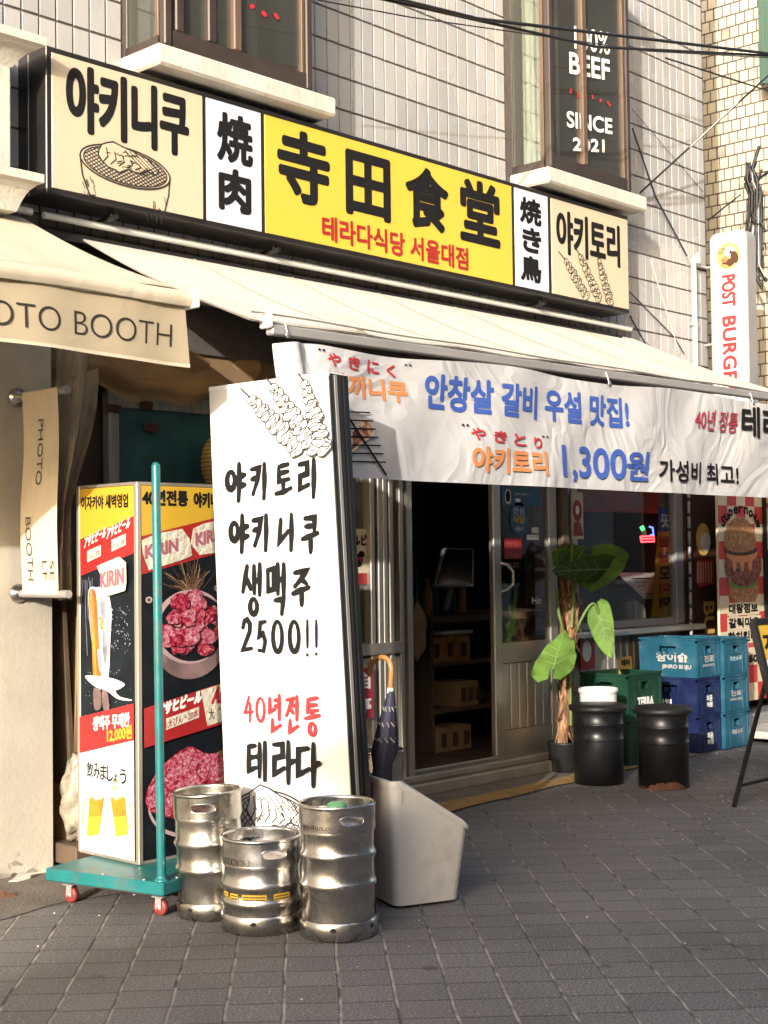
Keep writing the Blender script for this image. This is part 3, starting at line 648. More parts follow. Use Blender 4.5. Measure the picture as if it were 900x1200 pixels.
for i in range(i0, i1):
    for j in range(-1, 16):
        x0 = TX0+i*TW; x1 = min(x0+TW, XR); z0 = TZ0+j*TH; z1 = z0+TH
        if x1-x0 < .02: continue
        segs = [(z0, z1)]
        for p, q in (b1, b2):
            if x1 > p+.012 and x0 < q-.012:
                ns = []
                for a, c in segs:
                    if c <= BZ0-.06 or a >= BZ1+.1: ns.append((a, c))
                    else:
                        if a < BZ0-.06: ns.append((a, BZ0-.06))
                        if c > BZ1+.1: ns.append((BZ1+.1, c))
                segs = ns
        for a, c in segs:
            if c-a < .03: continue
            g = .0035; t = lambda: rnd.uniform(0, .0022)
            dark = j < 0 and x0 < 7.95  # bottom row below sign and awning takes the colour with painted shade and dirt
            k = 'tile_shade_dirt' if dark else rnd.choice(('tile', 'tile', 'tile_b', 'tile_c'))
            A = [(x0+g, -.006-t(), a+g), (x1-g, -.006-t(), a+g), (x1-g, -.006-t(), c-g), (x0+g, -.006-t(), c-g)]
            B = [(p[0], .004, p[2]) for p in A]
            A2 = [(p[0]+(.003 if p[0] < (x0+x1)/2 else -.003), p[1], p[2]+(.003 if p[2] < (a+c)/2 else -.003)) for p in A]
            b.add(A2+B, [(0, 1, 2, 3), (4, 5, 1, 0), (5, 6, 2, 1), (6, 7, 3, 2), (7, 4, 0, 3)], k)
# backing with openings for the bays
xs = [1.2, b1[0]+.03, b1[1]-.03, b2[0]+.03, b2[1]-.03, XR-.002]
for k, (x0, x1) in enumerate(zip(xs, xs[1:])):
    if k in (1, 3):
        b.box(x0, x1, 0, .2, 2.3, BZ0-.03, 'grout'); b.box(x0, x1, 0, .2, BZ1+.05, 6.2, 'grout')
    else: b.box(x0, x1, 0, .2, 2.3, 6.2, 'grout')
b.box(XR-.2, XR, .2, 5, 2.3, 6.2, 'tile'); b.box(1.2, XR, 4.9, 5.1, 0, 6.2, 'far_wall'); b.box(1.2, XR, .2, 5, 6.0, 6.2, 'far_wall')
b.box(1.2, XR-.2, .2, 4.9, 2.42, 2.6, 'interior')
b.build('wall', rest)
# dark fascia band under the sign with the pipe on it
b = MB(); 
for i in range(i0, i1):
    x0 = TX0+i*TW; x1 = min(x0+TW, XR)
    if x1-x0 < .02 or x0 < 3.3: continue
b.box(3.3, 7.75, -.05, -.008, 2.64, 2.73, 'black_metal'); b.box(3.3, 7.75, -.11, -.05, 2.70, 2.735, 'black_metal')
b.build('awning_cassette', rest)
b = MB(); p0 = PY(51, 252, -.1); p1 = PY(739, 386, -.1)
b.tube([(p0.x, -.1, p0.z), (p1.x, -.1, p0.z)], .016, 'white_pipe', 8); b.tube([(p0.x-.16, -.1, p0.z+.005), (p0.x-.06, -.1, p0.z+.003)], .016, 'white_pipe', 8)
b.build('pipe', rest)

def letters_one(k):                                   # red marks on the first window
    pl = face_y(-.2645)
    for x, y in ((294, 9), (309, 14), (324, 19)):
        u, v = pl.pick(x, y)
        for q in range(3): k.oval(pl, u+rnd.uniform(-.014, .014), v+rnd.uniform(-.014, .014), .012, .012, 'ink_bright_red', n=7)
def letters_two(k):                                   # white and red lettering on the second window
    pl = face_y(-.2645)
    for t, bl, tr, bo in (('100%', (673, 57), (714, 30), .0022), ('BEEF', (667, 86), (714, 60.5), .005), ('SINCE', (664, 149), (717, 129.5), .0042), ('2021', (671, 177), (708, 161), .0042)):
        u0, v0 = pl.pick(*bl); u1, _ = pl.pick(*tr); v1 = pl.pick(bl[0], tr[1])[1]
        k.text(pl, t, u0, v0, u1, v1, 'ink_white', bold=bo, d=.001, rise=.055)
    for x, y in ((668, 107), (677, 111), (695, 115), (704, 118), (713, 121)):
        u, v = pl.pick(x, y); 
        for q in range(2): k.oval(pl, u+rnd.uniform(-.012, .012), v+rnd.uniform(-.01, .01), .013, .011, 'ink_bright_red', n=7)
def bay(x0, x1, s0, s1, splits, wood_at, letters):
    wdw = MB()
    yF = -.29
    fr = 'brown_frame'
    z0, z1 = BZ0, BZ1
    # frame: corner posts, bottom and top rails, side rails
    for x in (x0, x1-.05): wdw.bbox(x, x+.042, yF, yF+.042, z0, z1, fr)
    wdw.box(x0+.05, x1-.05, yF+.004, yF+.05, z0, z0+.075, fr); wdw.box(x0+.05, x1-.05, yF+.004, yF+.05, z1-.06, z1, fr)
    for x in (x0, x1-.045):
        wdw.box(x, x+.045, yF+.052, .18, z0, z0+.05, fr); wdw.box(x, x+.045, yF+.052, .18, z1-.06, z1, fr)
    wdw.bbox(x0+.004, x0+.03, -.004, .02, z0+.05, z1-.06, fr, .003); wdw.bbox(x0+.002, x0+.04, yF+.052, yF+.075, z0+.05, z1-.06, 'wood_frame', .003)
    wdw.bbox(x1-.072, x1-.052, yF+.012, yF+.045, z0+.077, z1-.06, 'wood_frame', .003)
    o = wdw.build('window', rest)
    for x in splits:
        k = MB(); k.bbox(x-.024, x+.024, yF+.002, yF+.055, z0+.077, z1-.062, 'wood_frame' if x in wood_at else fr); k.build('mullion', o)
    k = MB(); k.box(x0+.05, x1-.05, yF+.03, yF+.036, z0+.07, z1-.05, 'glass_dark'); letters(k); pn = k.build('pane', o)
    k = MB(); k.box(x0+.015, x0+.02, yF+.07, .1, z0+.03, z1-.05, 'glass'); k.build('side_pane', o); k = MB(); k.box(x1-.03, x1-.025, yF+.07, .1, z0+.03, z1-.05, 'glass_dark'); k.build('side_pane', o)
    k = MB(); k.bbox(s0, s1, -.30, 0, 3.515, z0-.004, 'concrete_trim', .012); k.build('sill', o)
    k = MB(); k.bbox(s0+.03, s1+.02, -.29, 0, z1+.003, z1+.12, 'concrete_trim', .012); k.build('head', o)
    k = MB()                                         # room behind
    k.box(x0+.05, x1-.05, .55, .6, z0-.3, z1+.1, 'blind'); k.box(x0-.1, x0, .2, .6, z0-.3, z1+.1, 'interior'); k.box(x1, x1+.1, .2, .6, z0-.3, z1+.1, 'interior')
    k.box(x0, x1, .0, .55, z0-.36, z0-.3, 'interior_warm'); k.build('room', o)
    return o, pn
w1, pn1 = bay(*b1, sill1[0], sill1[1], [PY(x, 60, -.29).x for x in (212, 250, 280)], [PY(280, 60, -.29).x], letters_one)
w2, pn2 = bay(*b2, sill2[0], sill2[1], [PY(686, 100, -.29).x], [PY(686, 100, -.29).x], letters_two)
# curtain, open sash and things seen in the first window
k = MB(); k.grid(lambda a, c: Vector((b1[0]+.12+.5*a, -.10+.025*math.sin(a*34), BZ0+.02+1.28*c)), 40, 2, 'curtain'); k.build('curtain', w1)
x0 = PY(214, 50, -.29).x; x1 = PY(247, 60, -.29).x
k = MB(); k.box(x0, x1, -.15, -.14, BZ0+.1, BZ1-.1, 'blind'); k.build('blind', w1)
k = MB(); x0 = PY(300, 40, -.29).x; x1 = PY(352, 60, -.29).x
k.grid(lambda a, c: Vector((x0+(x1-x0)*a, .02+.01*math.sin(a*40), BZ0+.02+1.28*c)), 30, 2, 'curtain'); k.build('curtain', w1)
k = MB(); k.grid(lambda a, c: Vector((b2[0]+.06+.34*a, -.06+.03*math.sin(a*26), BZ0+.02+1.28*c)), 30, 2, 'curtain'); k.build('curtain', w2)
# ---- ground floor shopfront
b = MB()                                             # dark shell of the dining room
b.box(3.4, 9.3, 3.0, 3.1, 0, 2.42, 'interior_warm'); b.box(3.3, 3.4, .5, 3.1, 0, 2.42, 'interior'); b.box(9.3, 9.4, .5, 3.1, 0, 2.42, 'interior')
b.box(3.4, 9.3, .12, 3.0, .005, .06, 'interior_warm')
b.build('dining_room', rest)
# left part: timber and panels behind the menu boxes
yL = .22
b = MB(); b.box(3.47, PY(432, 700, yL).x, yL, yL+.06, 0, 2.42, 'dark_wood')
b.box(3.47, 5.2, .02, .2, 2.16, 2.30, 'cardboard')
b.build('wooden_front', rest)
dz = .11
xa, xb = PY(434, 700, .08).x, PY(474, 700, .08).x
b = MB()                                             # aluminium posts left of the door
for x in (432, 441, 447, 454, 466):
    q = PY(x, 700, .08).x; b.bbox(q, q+.035, .06, .12, .1, 2.3, 'aluminium', .004)
b.box(PY(470, 700, .1).x, PY(476, 700, .1).x, .05, .15, .1, 2.3, 'aluminium')
b.box(PY(405, 700, .1).x, xb, .09, .13, .1, .78, 'aluminium_dim'); b.box(PY(405, 700, .1).x, xb-.05, .04, .15, .80, .86, 'aluminium'); b.box(PY(405, 700, .1).x, xb-.05, .1, .115, .863, 2.3, 'glass_shop')
b.box(PY(405, 700, .1).x, xb-.05, .3, .34, .863, 2.3, 'interior_warm')
b.build('fixed_panel', rest)
b = MB(); x0 = PY(470, 905, .0).x; x1 = 7.32
b.bbox(x0, x1, -.02, .2, .012, .075, 'aluminium_dim'); b.bbox(x0, x1, .03, .2, .077, .115, 'aluminium_dim'); b.bbox(x0, x1, .09, .11, .117, .135, 'aluminium', .003)
b.build('threshold', rest)
# sliding door leaf
dx0, dx1 = PY(577, 700, .1).x, PY(652, 700, .1).x; zt = 2.2; zm = PY(615, 765, .1).z
d = MB(); d.bbox(dx0, dx0+.075, .085, .125, .136, zt, 'aluminium'); d.bbox(dx1-.085, dx1, .085, .125, .136, zt, 'aluminium')
d.box(dx0+.075, dx1-.085, .088, .122, .136, .28, 'aluminium'); d.box(dx0+.075, dx1-.085, .088, .122, zm-.05, zm+.07, 'aluminium')
n = 6
for i in range(n):
    a = lerp(dx0+.075, dx1-.085, i/n); c = lerp(dx0+.075, dx1-.085, (i+1)/n); d.bbox(a+.004, c-.004, .095, .118, .282, zm-.052, 'aluminium', .005)
d.box(dx0+.075, dx1-.085, .113, .12, .282, zm-.052, 'interior')
door = d.build('door', rest)
k = MB(); k.box(dx0+.07, dx1-.08, .102, .108, zm+.06, zt, 'glass_shop'); gp = k.build('glass_pane', door)
k = MB(); hx = PY(588, 676, .08).x; z0 = PY(588, 693, .08).z; z1 = PY(588, 660, .08).z
k.tube([(hx, .085, z1), (hx+.02, .05, z1-.01), (hx+.045, .03, z1-.05), (hx+.045, .03, z0+.04), (hx+.01, .05, z0+.01), (hx, .085, z0)], .008, 'white_pipe', 8); k.build('handle', door)
# notices stuck on the door glass
pl = face_y(.100); k = MB()
u0, v0 = pl.pick(588, 592); u1, v1 = pl.pick(633, 573); k.rect(pl, u0, v0, u1, v1, 'blue_print')
k.oval(pl, u0+.06, (v0+v1)/2, .03, .045, 'ink_white'); k.oval(pl, u0+.06, (v0+v1)/2, .022, .036, 'ink_black')
k.text(pl, '방문을 환영합니다', u0+.13, (v0+v1)/2+.01, u1-.12, v1-.03, 'ink_white'); k.text(pl, '영업중', u0+.13, v0+.02, u1-.2, (v0+v1)/2-.01, 'ink_white', bold=.003); k.build('door_notice', gp)
k = MB(); u, v = pl.pick(608, 608); k.oval(pl, u, v, .085, .105, 'blue_print'); k.text(pl, '안심', u-.05, v+.03, u+.05, v+.07, 'ink_white'); k.text(pl, '식당', u-.06, v-.03, u+.06, v+.025, 'print_yellow', bold=.003); k.text(pl, '서울시', u-.04, v-.075, u+.04, v-.045, 'ink_white'); k.build('door_notice', gp)
k = MB(); u0, v0 = pl.pick(591, 655); u1, v1 = pl.pick(611, 630); k.rect(pl, u0, v0, u1, v1, 'ink_red'); 
for q in range(3): k.text(pl, ('카드', '가능', '합니다')[q], u0+.02, v1-.06-.065*q, u1-.03, v1-.02-.065*q, 'ink_pink')
k.build('door_notice', gp)
k = MB(); u0, v0 = pl.pick(623, 638); u1, v1 = pl.pick(631, 618); k.rect(pl, u0, v0+.07, u1, v1, 'ink_white'); k.rect(pl, u0-.05, v0+.03, u1, v0+.06, 'ink_white'); k.build('door_notice', gp)
k = MB(); u0, v0 = pl.pick(623, 708); u1, v1 = pl.pick(634, 699); k.text(pl, 'Ho', u0, v0, u1, v1, 'ink_white', bold=.003)
k.build('door_notice', gp)
# return between door and window, window frame, sill and corrugated apron below
b = MB(); b.bbox(PY(655, 700, .1).x, PY(660, 700, .1).x+.02, .06, .2, .02, 2.3, 'dark_wood'); b.bbox(PY(661, 700, .14).x, PY(667, 700, .14).x, .12, .3, .02, 2.3, 'aluminium')
b.box(PY(667, 700, .3).x-.2, PY(667, 700, .3).x+.02, .3, .34, 0, 2.3, 'aluminium_dim')
b.build('door_post', rest)
wx0, wx1 = PY(668, 700, .3).x, PY(806, 700, .3).x; wz = PY(668, 740, .3).z
f = MB(); f.bbox(PY(787, 600, .3).x, PY(800, 600, .3).x, .27, .33, wz, 2.3, 'rail_grey'); f.bbox(wx0, wx0+.06, .27, .33, wz, 2.3, 'aluminium')
f.box(wx0+.06, PY(787, 600, .3).x, .275, .325, wz, wz+.05, 'rail_grey'); f.box(PY(800, 600, .3).x, wx1, .31, .33, 0, 2.3, 'print_yellow')
win = f.build('shop_window', rest)
k = MB(); k.box(wx0+.05, PY(790, 600, .3).x, .3, .306, wz+.04, 2.3, 'glass_shop'); k.build('pane', win)
k = MB(); k.bbox(wx0-.15, wx1+.03, .17, .35, wz-.045, wz-.004, 'aluminium', .008); k.build('sill', win)
k = MB(); x = wx0-.15
while x < wx1:
    k.bbox(x, x+.075, .295, .32, .02, wz-.05, 'aluminium_dim', .01); x += .08
k.build('corrugated_panel', win)
# ------------------------------------------------------------------ photo booth building on the left
pb = thing('photo_booth_building', (2.4, 0, 0), 'cream plastered photo booth building at the left edge with moulded pilaster', 'building')
b = MB(); b.box(-1.5, 3.471, -.06, .2, 0, 2.72, 'stucco'); b.box(3.30, 3.471, .2, 2.0, 0, 2.42, 'stucco')
pw0 = face_y(-.0605); rw = random.Random(31)
for i in range(60):
    u = rw.uniform(2.2, 3.46); v = abs(rw.gauss(.0, .05))+.008; s_ = rw.uniform(.006, .028)*(1.3 if v < .05 else .7)
    q = [(min(u+s_*1.5*math.cos(2*PI*k/9)*rw.uniform(.5, 1.2), 3.47), max(.002, v+s_*math.sin(2*PI*k/9)*rw.uniform(.5, 1.2))) for k in range(9)]
    b.patch(pw0, q, rw.choice(('apron', 'plaster', 'grey_tile')), .0004)
for i in range(5):
    u = rw.uniform(2.5, 3.4); v = rw.uniform(.3, 1.8); q = [(u, v)]
    for k in range(7): q.append((q[-1][0]+rw.uniform(-.012, .012), q[-1][1]+rw.uniform(.02, .06)))
    b.ink(pw0, q, .0016, 'grey_tile', .0004, cap=False)
b.build('wall', pb)
def moulding(z0, z1, out0, out1, xr):
    m = MB(); prof = [(out1, z1), (out1, z1-.035), (out1-.02, z1-.045)]
    for k in range(7):
        t = k/6; prof.append((lerp(out1-.025, out0, t**.6), lerp(z1-.05, z0, t)))
    y0 = 0
    vs = []; n = len(prof)
    for (o_, z) in prof: vs += [(1.2, -o_, z), (xr+o_-out0, -o_, z), (xr+o_-out0, .0, z)]
    fs = []
    for i in range(n-1):
        fs += [(3*i, 3*i+3, 3*i+4, 3*i+1), (3*i+1, 3*i+4, 3*i+5, 3*i+2)]
    fs.append((0, 1, 2, 2) if False else (0, 1, 2)); fs.append((3*n-3, 3*n-1, 3*n-2))
    m.add(vs, fs, 'plaster')
    m.poly([(1.2, -out1, z1), (xr+out1-out0, -out1, z1), (xr+out1-out0, 0, z1), (1.2, 0, z1)], 'plaster')
    return m
yP = -.24
xp = PY(14, 150, yP).x
b = MB(); b.bbox(1.2, xp, yP, 0, 2.76, 3.46, 'plaster', .01); b.build('pilaster', pb)
zc = PY(16, 80, yP).z; zt = PY(24, 37, yP-.08).z
moulding(zc, zt, .24, .34, xp).build('capital', pb)
zc = PY(14, 247, yP).z; zt = PY(14, 198, yP-.06).z
moulding(zc, zt, .24, .32, xp+.02).build('base', pb)

# ------------------------------------------------------------------ neighbour with small cream tiles
nb = thing('tiled_neighbour_building', (11, 1, 0), 'neighbouring building clad in small cream tiles laid like bricks behind the burger sign', 'building')
b = MB(); XN = 10.2; tw, th = .0783, .0945; z00 = 5.743-th*45
for j in range(0, 60):
    z0 = z00+j*th
    if z0 < 2.0 or z0 > 6.4: continue
    for i in range(-2, 22):
        y0 = .05+(i+(.5 if j % 2 else 0)+.12*math.sin(j*1.7))*tw; y1 = y0+tw
        if y1 > 1.6 or y0 < -.02: continue
        g = .0062; k = rnd.choice(('cream_tile', 'cream_tile', 'cream_tile_b'))
        if (i, j) in ((5, 42), (4, 38), (5, 38)) or rnd.random() < .004: k = 'grey_tile'
        t = [XN-.005-rnd.uniform(0, .002) for _ in range(4)]
        A = [(t[0], y1-g, z0+g), (t[1], y0+g, z0+g), (t[2], y0+g, z0+th-g), (t[3], y1-g, z0+th-g)]
        B = [(XN+.002, p[1], p[2]) for p in A]
        b.add(A+B, [(0, 1, 2, 3), (4, 5, 1, 0), (5, 6, 2, 1), (6, 7, 3, 2), (7, 4, 0, 3)], k)
b.box(XN, 14, -.1, 4, 0, 6.6, 'grout')
b.build('wall', nb)
b = MB(); b.box(9.02, XN, 1.6, 1.7, 0, 6.6, 'far_wall'); b.build('alley_wall', nb)
gs = MB(); xg = 10.0
yy = PX(889, 40, xg).y
gs.box(xg, xg+.03, yy-.6, yy, 4.95, 6.4, 'green_sheet')
for i in range(6): gs.bbox(xg-.012, xg, yy-.1*i-.05, yy-.1*i-.004, 4.952, 6.39, 'green_sheet', .004)
gs.build('green_sheet_panel', nb)

# ------------------------------------------------------------------ the main sign
YS = -.22
sg = thing('shop_sign', (5.4, -.1, 2.87), 'long black framed shop sign with yellow, cream and white panels over the awning', 'sign')
pl = face_y(YS)
A = pl.pick(52.9, 51.1); Bq = pl.pick(737, 366); D = pl.pick(55.3, 217); E2 = pl.pick(736.7, 254.7)
u0, u1 = (A[0]+D[0])/2, (Bq[0]+E2[0])/2; vt = (A[1]+E2[1])/2; vb = (Bq[1]+D[1])/2-.02
b = MB(); b.bbox(u0, u1, YS, .0-.005, vb, vt, 'black_metal', .004)
b.box(u0-.002, u0, -.09, -.085, vb+.01, vt-.01, 'rail_grey'); b.build('casing', sg)
m = .026
cuts = [pl.pick(x, 200)[0] for x in (237.2, 241.8, 305.5, 310, 598.3, 602, 640.5, 644.5)]
edges = [(u0+m, cuts[0]), (cuts[1], cuts[2]), (cuts[3], cuts[4]), (cuts[5], cuts[6]), (cuts[7], u1-.012)]
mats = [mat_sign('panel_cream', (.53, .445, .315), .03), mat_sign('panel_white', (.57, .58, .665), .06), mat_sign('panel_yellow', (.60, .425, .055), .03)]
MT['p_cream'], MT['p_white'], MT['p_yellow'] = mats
pb_v0, pb_v1 = vb+m, vt-m
pf = face_y(YS-.004)
def panel(k, mt):
    q = MB(); q.bbox(edges[k][0], edges[k][1], YS-.004, YS+.002, pb_v0, pb_v1, mt, .001); return q
q = panel(0, 'p_cream')
text_px(q, pf, '야키니쿠', (77, 151), (221, 112), 'ink_black', bold=.0105)
cu, cv = pf.pick(147.5, 196); ru = abs(pf.pick(200, 196)[0]-pf.pick(95, 196)[0])/2; rv = .083
draw_grill(q, pf, cu, cv, ru, rv, -.03, pb_v0+.004, 0.006, 'ink_line', 'p_cream')
q.build('panel', sg)
q = panel(1, 'p_white')
text_px(q, pf, '焼', (254, 187), (296, 140), 'ink_black', bold=.009); text_px(q, pf, '肉', (256, 245), (294, 203), 'ink_black', bold=.010)
q.build('panel', sg)
q = panel(2, 'p_yellow')
for t, bl, tr in (('寺', (325, 232), (386, 163)), ('田', (405, 250), (457, 188)), ('食', (475, 264), (525, 204)), ('堂', (539, 281), (585, 219))):
    text_px(q, pf, t, bl, tr, 'ink_black', bold=.0135)
text_px(q, pf, '테라다식당 서울대점', (377, 281), (548, 291), 'ink_red', bold=.004)
q.build('panel', sg)
q = panel(3, 'p_white')
for t, bl, tr in (('焼', (609, 260), (634, 236)), ('き', (612, 294), (634, 270)), ('鳥', (610, 328), (634, 303))): text_px(q, pf, t, bl, tr, 'ink_black', bold=.0075)
q.build('panel', sg)
q = panel(4, 'p_cream')
text_px(q, pf, '야키토리', (652, 296), (726, 265), 'ink_black', bold=.009)
f2 = lambda x, y: pf.pick(590+x/5.625, 210+y/5.625)
for st, a, c in (((362, 478), (405, 530), (550, 785)), ((470, 450), (500, 500), (630, 800)), ((615, 512), (622, 530), (700, 825))):
    draw_skewer(q, pf, f2(*st), f2(*a), f2(*c), .08, .0055, 'ink_line', 'p_cream', 9)
q.build('panel', sg)
b = MB()
for x in (140, 330, 640):
    b = MB()
    p = PY(x, 240, -.15); 
    u = pl.pick(x, 250)[0]; b.tube([(u, -.2, vb-.035), (u, -.02, vb-.04)], .012, 'black_metal', 6); b.tube([(u, -.16, vb-.035), (u, -.16, vb)], .008, 'black_metal', 6); b.build('bracket', sg)

# ------------------------------------------------------------------ awnings
def awning(label, x0, x1, yb, zb, yw, zw, cloth, lip, bar):
    t = thing('awning', ((x0+x1)/2, 0, zw), label, 'awning')
    k = MB()
    def fn(a, c):
        y = lerp(yw, yb, c); z = lerp(zw, zb, c)-(.035*(1-a) if yb == -1.2 and x1 > 5 else 0)*c-.025*math.sin(PI*c)*(1+.3*math.sin(a*7))+.004*math.sin(a*38+c*3)*c
        return Vector((lerp(x0, x1, a), y, z))
    k.grid(fn, 70, 14, cloth)
    k.grid(lambda a, c: fn(a, c)+Vector((0, 0, -.006)), 40, 10, cloth)
    if lip:
        k.grid(lambda a, c: Vector((lerp(x0, x1+.0, a), yb-.012*math.sin(c*PI)-.006, zb-lip*c+.003*math.sin(a*25))), 60, 4, cloth)
    n_ = int((x1-x0)/.62)
    for q in range(1, n_):
        a = q/n_; pr_ = [(a-.0016, .0028), (a+.0016, .0028)]
        vs = [fn(aa, c/14)+Vector((0, -.001, dz_)) for c in range(15) for aa, dz_ in pr_]
        k.add(vs, [(2*c, 2*c+1, 2*c+3, 2*c+2) for c in range(14)], 'canvas', True)
    vs = [fn(aa/70, c)+Vector((0, -.001, .003)) for aa in range(71) for c in (.955, .962)]
    k.add(vs, [(2*c, 2*c+1, 2*c+3, 2*c+2) for c in range(70)], 'canvas', True)
    k.build('canopy', t)
    return t
aw = awning('long off-white fabric awning over the restaurant front with folding arms', 3.60, 7.95, -1.2, 2.268, -.06, 2.745, 'awning_white', .012, True)
b = MB(); b.bbox(3.70, 7.94, -1.222, -1.18, 2.215, 2.257, 'rail_grey', .006)
for k in range(len(b.v)): b.v[k].z -= .035*(1-(b.v[k].x-3.6)/4.35)
b.build('front_bar', aw)
for x in (3.675, 7.94): b = MB(); b.bbox(x, x+.025, -1.23, -1.17, 2.205, 2.268, 'white_pipe', .006); b.build('end_cap', aw)
for x in (4.1, 6.6):
    b = MB(); b.tube([(x, -.05, 2.55), (x+.55, -.6, 2.40), (x+.15, -1.17, 2.24)], .022, 'aluminium', 8); b.build('folding_arm', aw)
aw2 = awning('cream awning reading PHOTO BOOTH with hanging valance at the left edge', 0.6, 3.31, -1.2, 2.30, -.10, 2.765, 'awning_cream', .055, False)
b = MB(); b.bbox(.6, 3.325, -1.205, -1.16, 2.245, 2.285, 'awning_cream', .006); b.bbox(3.315, 3.335, -1.235, -1.15, 2.238, 2.305, 'white_pipe', .004); b.build('front_bar', aw2)
b = MB(); b.tube([(2.9, -.1, 2.6), (3.05, -.7, 2.42), (2.8, -1.16, 2.26)], .02, 'aluminium', 8); b.build('folding_arm', aw2)
pv = face_y(-1.19)
vz0 = 2.036
b = MB(); wv = lambda u, v: .012*math.sin(u*5+1)*(2.26-v)/.22+.004*math.sin(u*17)
b.grid(lambda a, c: Vector((lerp(.6, 3.30+.03*c, a), -1.19-wv(lerp(.6, 3.3, a), 2.25-c*.21), lerp(2.25, vz0, c)+.006*math.sin(a*11)*c)), 80, 8, 'valance')
b.grid(lambda a, c: Vector((lerp(.6, 3.33, a), -1.192-wv(lerp(.6, 3.3, a), vz0), vz0+.006*math.sin(a*11)+.004-c*.012)), 60, 1, 'canvas')
class Wavy(Plane):
    def P(s, u, v, d=0): return s.o+s.u*u+s.v*v+s.n*(d+wv(u, v)+.001)
pw = Wavy((0, -1.19, 0), (1, 0, 0), (0, 0, 1))
x0, v0 = pw.pick(70, 408); x1, v1 = pw.pick(203, 379)
Lb = x1-x0                                            # BOOTH; PHOTO runs off to the left at the same size
text_px(b, pw, 'BOOTH', (86.5, 389+3), (203, 380), 'ink_line', thin=.012)
u0, v0, u1, v1 = box_px(pw, (86.5, 392), (203, 380)); wd = (u1-u0)
uo, vo = pw.pick(69.5, 384)
b.text(pw, 'PHOTO', uo-wd*1.0, v0, uo, v1, 'ink_line', thin=.012)
b.build('valance', aw2)

# ------------------------------------------------------------------ banner hung from the awning bar
YB = -1.235
def bw(u, v):
    return .010*math.sin(u*5.3+v*3)+.006*math.sin(u*11-v*9+1)+.004*math.sin(v*14+u*3)
class BPlane(Plane):
    def P(s, u, v, d=0): return s.o+s.u*u+s.v*v+s.n*(d+bw(u, v)+.0010)
bp_ = BPlane((0, YB, 0), (1, 0, 0), (0, 0, 1))
bu0, bv1 = bp_.pick(327, 392); bu1 = 7.75; bv0 = bp_.pick(500, 564)[1]
bn = thing('banner', ((bu0+bu1)/2, YB, bv0), 'wrinkled white vinyl banner with blue and orange Korean lettering under the awning', 'banner')
b = MB()
def bfn(a, c):
    u = lerp(bu0, bu1, a); v = lerp(bv0, 2.205-.03*(7.75-u)/4+.012*math.sin(u*4)-.012, c)
    d = bw(u, v); e = max(0, 1-(u-bu0)/.28)
    d += .05*e*e*math.sin(u*38+c*2)*(.25+.75*c)
    if e > 0: u += .03*e*e*(1-c)*2-.0*c; v += -.045*e*e*(c-.5)
    return Vector((u, YB-d, v))
b.grid(bfn, 150, 26, 'banner')
T = lambda t, bl, tr, mt, bo, **k: text_px(b, bp_, t, bl, tr, mt, bold=bo, **k)
T('야끼니쿠', (380, 463), (479, 447), 'ink_orange', .005); T('안창살 갈비 우설 맛집!', (499, 479), (735, 467), 'ink_blue', .006)
for i, c in enumerate('やきにく'):
    x = 382+i*24.6; T(c, (x, 429+i*4.1), (x+(15 if c != 'く' else 10), 415+i*4.1), 'ink_bright_red', .002)
T('“', (371, 411), (379, 409), 'ink_black', .001); T('”', (476, 428), (484, 427), 'ink_black', .001)
for i, c in enumerate('やきとり'):
    x = 551+i*24.6; T(c, (x, 515+i*3.6), (x+(15 if c != 'り' else 9), 502+i*3.6), 'ink_bright_red', .002)
T('“', (541, 499), (549, 497), 'ink_black', .001); T('”', (634, 512), (642, 511), 'ink_black', .001)
T('야키토리', (551, 553), (638, 529), 'ink_orange', .005); T('1,300', (657, 564), (732, 527), 'ink_blue', .005); T('원', (733, 563), (758, 530), 'ink_blue', .005)
T('가성비 최고!', (770, 564), (863, 545), 'ink_black', .0035); T('40년 정통', (815, 503), (863, 484), 'ink_maroon', .002, slant=.12); T('테라다식당', (867, 512), (968, 489), 'ink_black', .008)
f4 = lambda x, y: bp_.pick(360+x/3.214, 390+y/3.214)
for i in range(7):
    y = 300+i*31; b.ink(bp_, [f4(95, y-2), f4(230+i*9, y+2)], .006, 'ink_black', cap=False)
b.ink(bp_, [f4(120, 290), f4(285, 535)], .011, 'ink_black'); b.ink(bp_, [f4(60, 330), f4(157, 550)], .011, 'ink_black')
b.patch(bp_, [f4(*p) for p in ((140, 395), (165, 362), (205, 322), (232, 338), (245, 368), (240, 392), (205, 412), (160, 455), (138, 462))], 'poster_cream')
b.patch(bp_, [f4(*p) for p in ((143, 400), (168, 368), (206, 330), (228, 343), (238, 368), (232, 386), (200, 404), (158, 445), (143, 450))], 'bacon')
for q in ((160, 375, 172, 392), (175, 362, 190, 382), (185, 352, 204, 372)): b.ink(bp_, [f4(q[0], q[1]), f4(q[2], q[3])], .004, 'ink_line')
b.build('cloth', bn)
b = MB()
for x in (336, 713, 880):
    b = MB()
    u, v = bp_.pick(x, 399+(x-336)*.135-(6 if x == 336 else 0)); c = bp_.P(u, v, .004)
    b.lathe([(.004, 0), (.012, 0), (.013, .003), (.004, .003)], (0, 0, 0), 'aluminium', 14, T=Matrix.Rotation(R(90), 3, 'X'))
    for k in range(-56, 0): b.v[k] = b.v[k]+c
    b.tube([c, c+Vector((0, .02, .06))], .003, 'white_pipe', 6); b.build('eyelet', bn)

